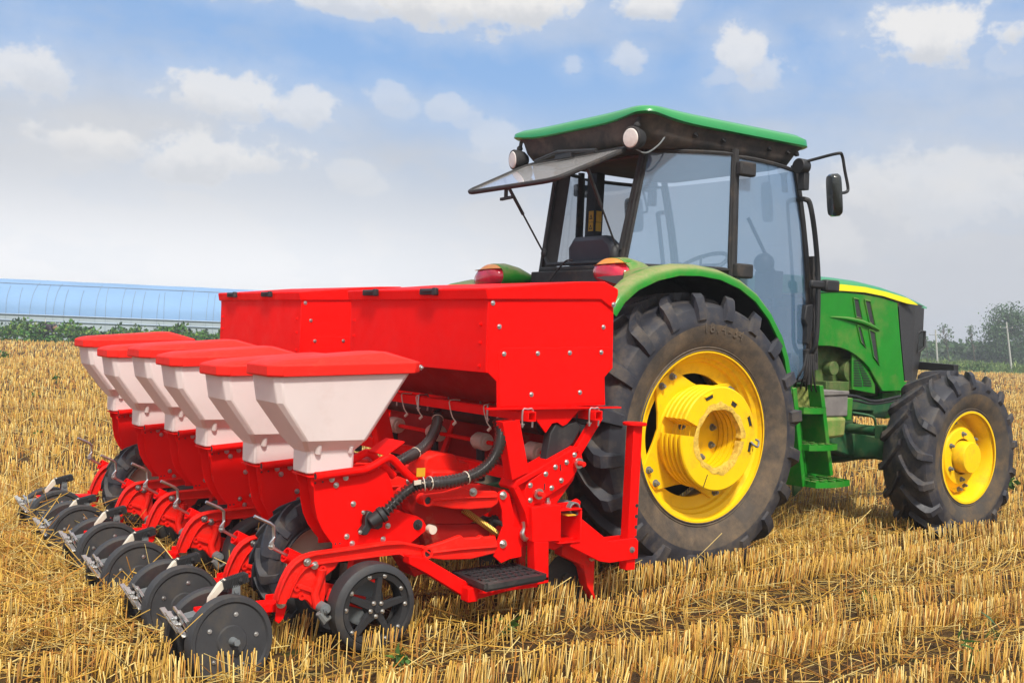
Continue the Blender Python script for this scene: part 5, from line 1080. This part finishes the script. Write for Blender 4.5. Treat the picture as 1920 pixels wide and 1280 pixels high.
        for k, px in ((.18, 0), (.62, 0)):
            hd = MB(); yy = yb - (yb - ya) * (.20 if k < .3 else .645); zz = (zt + at(909, 540, Y=YB).z) / 2 + .006; hd.box((X0 - .024, yy, zz), (.022, .15, .030)); hd.box((X0 - .034, yy - .065, zz), (.018, .03, .036)); hd.box((X0 - .036, yy, zz + .004), (.010, .10, .014)); hd.build('lid_catch', BLK, bo, bevel=.004)
        pts = [(923, 568), (935, 612), (1130, 613), (943, 663), (1006, 662), (1066, 661), (1125, 660), (994, 739), (1085, 735)]
        for x, y in pts:
            q = at(x, y, Y=YB); q.y = ya - (.008 if y > 640 else .004); bb = MB(); bb.bolt(q, (0, -1, 0), .0075, .007); bb.build('bolt', ZINC, bo)
        q = at(1146, 571, Y=YB); q.y = ya - .016; bb = MB(); bb.bolt(q, (0, -1, 0), .0085, .006); bb.build('bolt', ZINC, bo)
        for z in (zt - .12, zt - .2, zt - .30):
            for yy in (ya + .05, yb - .05): bb = MB(); bb.bolt((X0 - .004, yy, z), (-1, 0, 0), .006, .004); bb.build('rivet', RED, bo)
        fn = MB(); fn.prism([(X0 + .04, zl + .02), (X1 - .02, zl + .02), (-1.10, .955), (-1.32, .955)], ya + .02, yb - .02); fn.build('box_funnel', SHADERED, bo)
        for yy, nm in ((ya + .0, 1),):
            g = MB(); g.prism(xz(YB, [(932, 768), (1134, 761), (1088, 770), (1066, 795), (1058, 799), (1048, 792), (1038, 794), (1030, 806), (1026, 812), (1000, 776)]), yy + .01, yy + .018); g.build('end_gusset', RED, bo, bevel=.002)
    # ---------------- frame
    def part(name, mat=RED, bevel=.003):
        m = MB(); m.done = lambda: m.build(name, mat, S, bevel=bevel); return m
    zb1 = at(998, 781, Y=-1.56)
    for X, Z in ((zb1.x, zb1.z), (at(1123, 779, Y=-1.56).x, at(1123, 779, Y=-1.56).z)):
        w = .022; m = part('support_bar')
        for dx, dz_, sx, sz in ((0, w, w * 2, .006), (0, -w, w * 2, .006), (w - .003, 0, .006, w * 2 - .007), (-w + .003, 0, .006, w * 2 - .007)): m.box((X + dx, .05, Z + dz_ - math.copysign(.003, dz_) * (dz_ != 0)), (sx, 3.22, sz))
        m.done()
        ib = part('bar_shadow_core', SHADERED, 0); ib.box((X, .05, Z), (w * 1.6, 2.9, w * 1.6)); ib.done()
        for yy in (-1.525, -1.25, -.62, -.30, .30, .7, 1.5):
            u = MB(); u.tube([(X - .027, yy, Z - .05), (X - .027, yy, Z + .026), (X + .0, yy, Z + .030), (X + .027, yy, Z + .026), (X + .027, yy, Z - .05)], .0045, 8, smooth=3); u.bolt((X - .027, yy, Z - .035), (0, 0, -1), .008, .01); u.build('u_bolt', ZINC, S)
    # legs between bars and toolbar
    leg = lambda yy: xz(-1.52, [(941, 790), (972, 786), (990, 884), (958, 900)])
    for yy in (-1.50, -.28, .46, 1.55):
        m = part('support_leg'); P = leg(yy); P2 = [(x, z) for x, z in P]
        top = Vector((zb1.x, yy, zb1.z)); 
        m.prism(P2, yy - .03, yy - .024); m.prism(P2, yy + .024, yy + .03); x0, z0 = P2[0]; x1, z1 = P2[3]; m.prism([(x0, z0), (x0 + .012, z0), (x1 + .012, z1), (x1, z1)], yy - .024, yy + .024); m.done()
        m = part('rear_brace') if yy > -1.4 else MB(); m.bar((at(1122, 790, Y=-1.45).x, yy, zb1.z - .03), (-1.02, yy, .60), .05, .04, up=(0, 1, 0)); yy > -1.4 and m.done()
    # panel behind / below the boxes: air manifold, meters, shafts
    m = part('air_manifold', BLK); m.cyl((-1.17, -1.38, .862), (-1.17, 1.6, .862), .042, 20); m.done()
    m = part('cross_panel', SHADERED); m.prism([(-1.02, .60), (-1.0, .60), (-.93, .86), (-.95, .86)], -1.35, 1.6); m.done()
    m = part('cross_tube', RED); m.bar((-1.30, -1.40, .64), (-1.30, 1.6, .64), .05, .05); m.done()
    me0 = at(1004, 846, Y=-1.30); me1 = at(905, 829, X=me0.x); stp = me1.y - me0.y
    sh_ = part('meter_shaft', RED); sh_.cyl((me0.x, -1.42, me0.z), (me0.x, 1.6, me0.z), .011, 10); sh_.done()
    for k in range(6):
        q = Vector((me0.x, me0.y + stp * k, me0.z))
        if q.y > 1.5: break
        m = part('fertiliser_meter', CREAM, .004); m.cyl(q + Vector((0, -.035, 0)), q + Vector((0, .045, 0)), .044, 20); m.cyl(q + Vector((0, .045, 0)), q + Vector((0, .07, 0)), .032, 20); m.cyl(q + Vector((0, -.035, 0)), q + Vector((0, -.048, 0)), .030, 20); m.done()
        c_ = part('meter_chute', BLK); c_.cyl(q + Vector((.0, .02, -.03)), q + Vector((.01, .02, -.20)), .022, 12); c_.done()
    m = part('gearbox', CAST, .01); gp = [(798, 866), (800, 858), (822, 849), (852, 851), (864, 866), (885, 868), (890, 900), (840, 905), (795, 895)]; m.prism(xz(-1.0, gp), -1.0, -.84); m.prism(xz(-1.0, [(800, 880), (880, 880), (890, 900), (795, 900)]), -1.05, -.78); m.done()
    m = part('decal', STICK, 0); q = at(789, 885, Y=-1.06); m.box(q, (.045, .003, .04)); m.done()
    # toolbar: hollow box beam
    tb = at(1070, 986, Y=-1.52); a_, h_, t_ = .065, .078, .008; m = part('toolbar', RED, .004); y0, y1_ = -1.52, 1.62; L_ = y1_ - y0; ym = (y0 + y1_) / 2
    m.box((tb.x, ym, tb.z + h_ - t_ / 2), (a_ * 2, L_, t_)); m.box((tb.x, ym, tb.z - h_ + t_ / 2), (a_ * 2, L_, t_)); m.box((tb.x - a_ + t_ / 2, ym, tb.z), (t_, L_, h_ * 2 - t_ * 2 - .001)); m.box((tb.x + a_ - t_ / 2, ym, tb.z), (t_, L_, h_ * 2 - t_ * 2 - .001)); m.done()
    m = part('toolbar_flange', RED, .003); P = [(-.095, -.10), (-.085, -.06), (-.10, -.02), (-.09, .03), (-.095, .09), (-.06, .105), (-.02, .10), (.03, .10), (.07, .115), (.095, .10), (.085, .05), (.09, 0), (.085, -.05), (.095, -.10), (.05, -.11), (0, -.095), (-.05, -.115)]
    out = [Vector((tb.x + x, -1.46, tb.z + z)) for x, z in P]; inn = []
    for x, z in P: s = min((a_ - .006) / max(abs(x), 1e-6), (h_ - .006) / max(abs(z), 1e-6)); inn.append(Vector((tb.x + x * s, -1.46, tb.z + z * s)))
    D = Vector((0, -.010, 0)); m.loft([inn, out, [v + D for v in out], [v + D for v in inn], inn], True, False); m.done()
    m = part('frame_clip', STEEL, .002); q = at(1066, 951, Y=-1.45); m.pipe(q + Vector((0, .05, 0)), q + Vector((0, -.05, 0)), .032, .024, 20); m.done()
    yl = MB(); yl.box(at(1066, 964, Y=-1.50) , (.05, .05, .004)); yl.build('warning_label', STICK, S)
    # square clamp post at the toolbar end
    m = part('clamp_post', RED, .004); m.prism(xz(-1.56, [(998, 950), (1052, 946), (1052, 1014), (998, 1016)]), -1.56, -1.42); m.done()
    m = part('post_bolt', ZINC, 0); q = at(1026, 947, Y=-1.50); m.tube([q - Vector((0, 0, .01)), q + Vector((0, 0, .035))], .010, 10); m.box(q, (.07, .06, .008)); m.tube([q + Vector((0, 0, .008)), q + Vector((0, 0, .02))], .017, 6); m.done()
    m = part('lower_post', RED, .004); m.prism(xz(-1.56, [(1002, 1016), (1029, 1015), (1029, 1088), (1004, 1092)]), -1.56, -1.50); m.done()
    # stand arm and parking stand
    YS = -1.50
    m = part('stand_arm', RED, .003); P = xz(YS, [(1084, 968), (1139, 1013), (1190, 1007), (1194, 1013), (1193, 1046), (1141, 1054), (1121, 1051), (1066, 1023), (1070, 1012), (1082, 1014)]); m.prism(P, YS - .012, YS + .0); m.prism(P[1:7] , YS + .07, YS + .08); m.done()
    m = part('parking_stand', RED, .003); P0, P1 = at(1190, 797, Y=YS + .03), at(1175, 1066, Y=YS + .03); m.bar(P0, P1, .055, .055, up=(1, 0, 0)); cap = P0 + Vector((0, 0, .006)); m.cyl(cap - Vector((0, 0, .006)), cap + Vector((0, 0, .008)), .058, 28); so_ = m.done()
    for y in (948, 968, 988, 1008):
        h = MB(); q = at(1185, y, Y=YS + .002); q.x = P0.x + .008; h.cyl(q, q - Vector((0, .0012, 0)), .009, 12); h.build('pin_hole', BLK, so_)
    q = at(1185, 1030, Y=YS - .013); h = MB(); h.bolt(q, (0, -1, 0), .010, .008); h.build('bolt', STEEL, so_)
    # drive case: bolted plate, channel and strut
    YD = -1.53
    m = part('drive_cover', RED, .0025); m.prism(xz(YD, [(982, 927), (988, 908), (995, 901), (1060, 856), (1073, 849), (1082, 853), (1086, 868), (1081, 884), (1066, 905), (1000, 947), (993, 950)]), YD, YD + .006); dc = m.done()
    for x, y in ((994, 909), (1023, 888), (1041, 875), (1062, 866), (1077, 852), (994, 937), (1034, 914), (1052, 900)):
        b = MB(); b.bolt(at(x, y, Y=YD), (0, -1, 0), .0085, .008); b.build('bolt', ZINC, dc)
    for x, y in ((1005, 924), (1080, 867)):
        b = MB(); q = at(x, y, Y=YD); b.cyl(q, q - Vector((0, .02, 0)), .020, 16); b.cyl(q - Vector((0, .02, 0)), q - Vector((0, .06, 0)), .011, 12); b.build('shaft_end', CAST, dc); z = MB(); z.pipe(q - Vector((0, .018, 0)), q - Vector((0, .026, 0)), .024, .013, 16); z.build('washer', ZINC, dc)
    for p, q in (((1050, 870), (1051, 882)), ((1021, 906), (1020, 918))):
        b = MB(); b.bar(at(p[0], p[1], Y=YD - .001), at(q[0], q[1], Y=YD - .001), .003, .008, up=(0, 1, 0)); b.build('slot', BLK, dc)
    m = part('drive_channel', RED, .003); m.prism(xz(YD + .03, [(960, 915), (966, 903), (975, 897), (1050, 848), (1078, 838), (1088, 860), (1075, 900), (1040, 948), (1000, 955), (985, 960), (970, 935)]), YD + .03, YD + .04); m.prism(xz(YD + .03, [(956, 912), (962, 899), (1075, 836), (1080, 842), (966, 908), (960, 918)]), YD - .0, YD + .12); m.prism(xz(YD + .03, [(956, 912), (966, 910), (990, 955), (996, 1000), (986, 1002), (978, 960)]), YD + .0, YD + .05); m.done()
    m = part('strut', RED, .004); m.bar(at(1122, 778, Y=YD + .05), at(1068, 868, Y=YD + .05), .045, .03, up=(0, 1, 0)); m.prism(xz(YD, [(1085, 845), (1091, 842), (1099, 876), (1084, 876)]), YD + .01, YD + .016); m.done()
    m = part('drive_case', BLK, .004); m.prism(xz(YD + .06, [(1030, 812), (1040, 794), (1056, 798), (1078, 790), (1088, 800), (1072, 830), (1040, 862), (1018, 880)]), YD + .05, YD + .10); m.cyl(at(1094, 782, Y=-1.45), at(1094, 782, Y=-1.30), .035, 16); m.done()
    m = part('fork', RED, .003); m.prism(xz(YD + .02, [(957, 985), (966, 960), (975, 945), (990, 1000), (1000, 1025), (985, 1030)]), YD + .06, YD + .075); m.done()
    m = part('hook', ZINC, 0); m.tube([at(981, 978, Y=YD), at(982, 990, Y=YD), at(979, 1000, Y=YD), at(984, 1010, Y=YD), at(990, 1008, Y=YD)], [.008, .008, .012, .012, .004], 8, smooth=4); m.done()
    # step on its frame
    m = part('step_beam', RED, .004); m.prism(xz(-1.56, [(768, 1042), (800, 1046), (868, 1086), (905, 1104), (945, 1097), (1029, 1079), (1029, 1092), (945, 1110), (888, 1125), (876, 1122), (800, 1075), (768, 1058)]), -1.56, -1.50); m.box(at(880, 1112, Y=-1.585), (.05, .06, .06)); m.done()
    c = [at(851, 1073, Z=.245), at(960, 1053, Z=.255), at(1021, 1074, Z=.255), at(912, 1098, Z=.245)]
    zs = .25; A, B, Cc, Dd = [Vector((v.x, v.y, zs)) for v in c]
    m = MB(); G = lambda u, v: A.lerp(B, u).lerp(Dd.lerp(Cc, u), v); rim_ = [G(0, 0), G(1, 0), G(1, 1), G(0, 1)]
    m.loft([[p + Vector((0, 0, dz_)) for p in rim_] for dz_ in (.0, -.03)], True, False)
    NU, NV = 8, 5; th = .007
    for i in range(NU):
        for j in range(NV):
            du = (.5 if j % 2 else 0); u0 = .045 + (i + du * .8) * .112; v0 = .06 + j * .176; cu, cv = u0 + .05, v0 + .088
            cell = [(u0, v0), (u0 + .112, v0), (u0 + .112, v0 + .176), (u0, v0 + .176)]
            k = 16; o_ = []; i_ = []
            for q in range(k):
                a = 2 * PI * q / k + PI / 4; ca, sa = math.cos(a), math.sin(a); s = 1 / max(abs(ca), abs(sa))
                o_.append(G(min(max(cu + .056 * ca * s, 0), 1), min(max(cv + .088 * sa * s, 0), 1))); i_.append(G(min(max(cu + .040 * ca, 0), 1), min(max(cv + .066 * sa, 0), 1)) + Vector((0, 0, .004)))
            m.loft([o_, i_, [p - Vector((0, 0, .014)) for p in i_]], True, False)
    for p, q in ((rim_[0], rim_[1]), (rim_[1], rim_[2]), (rim_[2], rim_[3]), (rim_[3], rim_[0])): m.bar(p - Vector((0, 0, .008)), q - Vector((0, 0, .008)), .022, .02)
    m.build('step_plate', BLK, S)
    u = MB(); ctr = (A + Cc) / 2; u.box(ctr - Vector((0, 0, .05)), (.30, .16, .02)); u.build('step_tray', RED, S, bevel=.003)
    # fertiliser openers in front of the rows
    proto = MB(); yy = ROWY[0] + .02; proto.bar((-1.02, yy, .34), (-.88, yy, .20), .05, .09, up=(1, 0, 0)); proto.prism([(-1.06, .30), (-.90, .32), (-.86, .24), (-.86, .08), (-.84, .02), (-.90, .10), (-.93, .20), (-1.06, .26)], yy - .03, yy + .03)
    po = proto.build('fertiliser_opener', CAST, S, bevel=.004, origin=(-1.0, yy, .2)); d = MB(); d.prism(circ(-.98, .13, .125, 40), yy + .035, yy + .039); d.cyl((-.98, yy + .02, .13), (-.98, yy + .06, .13), .03, 16); d.build('opener_disc', DIRTBLK, po); b = MB(); b.bolt((-.88, yy - .032, .24), (0, -1, 0), .014, .016); b.build('bolt', ZINC, po)
    for i in range(1, 6):
        c = po.copy(); COL.objects.link(c); c.parent = S; c.location = po.location + Vector((0, ROWY[i] - ROWY[0], 0))
        for ch in list(po.children): k = ch.copy(); COL.objects.link(k); k.parent = c
    # corrugated seed hoses with ties
    def hose(pts, r, ties, name='seed_hose'):
        P, _ = spline([Vector(p) for p in pts], [r] * len(pts), 24); L = [0]
        for a, b in zip(P, P[1:]): L.append(L[-1] + (b - a).length)
        n = int(L[-1] / .0088); Q = []
        j = 0
        for i in range(n + 1):
            d = L[-1] * i / n
            while j < len(L) - 2 and L[j + 1] < d: j += 1
            Q.append(P[j].lerp(P[j + 1], (d - L[j]) / max(1e-6, L[j + 1] - L[j])))
        m = MB(); m.tube(Q, [r * (1.06 if i % 2 else .60) for i in range(len(Q))], 18); ho = m.build(name, HOSE, S, ang=30)
        for f in ties:
            i = int(f * (len(Q) - 2)); t = (Q[i + 1] - Q[i]).normalized(); z = MB(); a = t.orthogonal().normalized(); b = t.cross(a)
            ring = [Q[i] + (a * math.cos(2 * PI * k / 20) + b * math.sin(2 * PI * k / 20)) * (r + .001) for k in range(21)]; z.tube(ring, .0022, 5, caps=False); z.tube([ring[3], ring[3] + a * .0 + b * .012 + t * .01], .0028, 5); z.build('cable_tie', CREAM, ho)
        return ho
    hose([at(934, 786, Y=-1.45), at(939, 812, Y=-1.49), at(934, 840, Y=-1.53), at(920, 866, Y=-1.55), at(897, 886, Y=-1.56), at(865, 898, Y=-1.56), at(830, 904, Y=-1.56), at(800, 906, Y=-1.56), at(776, 912, Y=-1.54), at(752, 930, Y=-1.535), at(732, 950, Y=-1.525), at(714, 966, Y=-1.515)], .0265, (.48, .70, .74))
    st = MB(); q = at(783, 904, Y=-1.572); st.box(q, (.032, .004, .018), Matrix.Rotation(R(-6), 3, 'Y')); st.build('hose_label', CREAM, S)
    hose([at(818, 766, Y=-.72), at(821, 780, Y=-.74), at(817, 802, Y=-.80), at(805, 826, Y=-.86), at(787, 844, Y=-.90), at(762, 858, Y=-.94), at(735, 872, Y=-.95)], .0265, (.12, .72))
    # wires tied to the bar
    for y in (-1.22, -.92, -.60, -.45):
        w = MB(); X, Z = zb1.x, zb1.z; w.tube([(X + .03, y, Z + .026), (X - .025, y, Z + .026), (X - .028, y, Z - .0), (X - .03, y - .03, Z - .05), (X - .02, y - .05, Z - .075)], .0028, 6, smooth=3); w.tube([(X - .02, y - .05, Z - .075), (X - .03, y - .04, Z - .09)], .007, 6); w.build('cable_tie', CREAM, S)
    # ground drive wheels between outer rows
    for yy, x, z in ((-1.13, -2.18, .285), (1.12, -2.20, .285)):
        c = (x, yy, z); t = lug_tyre(c, .275, .15, .155, 14, .026, -1, adv=.42, bw=.045, tw=.028).build('drive_tyre', [TYRE, TYRE], S, ang=30)
        r = MB(); r.lathe([(.150, -.055), (.158, -.055), (.156, -.05), (.145, -.045), (.140, -.01), (.05, -.005), (.05, -.04), (0, -.04)], c, 40); r.lathe([(.158, .055), (.14, .05), (.14, -.01)], c, 40); r.build('drive_rim', BEIGE, t)
        a = MB(); a.bar((x, yy + .10, z), (-1.3, yy + .10, .42), .03, .06); a.build('drive_arm', RED, S, bevel=.003)
planter()

# ------------------------------------------------------------------ dust in the air
def haze():
    m = MB(); m.box((0, 0, 5.2), (3600, 3600, 13)); 
    o = m.build('haze', [], None, smooth=False) if False else None
    me = bpy.data.meshes.new('haze'); b = bmesh.new(); bmesh.ops.create_cube(b, size=1); b.to_mesh(me); b.free(); o = bpy.data.objects.new('haze', me); COL.objects.link(o)
    o.scale = (3400, 3400, 9.5); o.location = (0, 0, 9.5 / 2 - 1.2); mt = bpy.data.materials.new('haze_air'); mt.use_nodes = True; nt = mt.node_tree
    for n in list(nt.nodes): nt.nodes.remove(n)
    out = _n(nt, 'ShaderNodeOutputMaterial'); v = _n(nt, 'ShaderNodeVolumePrincipled'); v.inputs['Color'].default_value = (0.86, 0.90, 0.96, 1); v.inputs['Density'].default_value = HAZE; v.inputs['Anisotropy'].default_value = 0.2
    nt.links.new(v.outputs[0], out.inputs['Volume']); me.materials.append(mt); tag(o, 'pale dusty haze hanging over the field', 'haze', kind='stuff')
HAZE = 0.0021
if HAZE: haze()
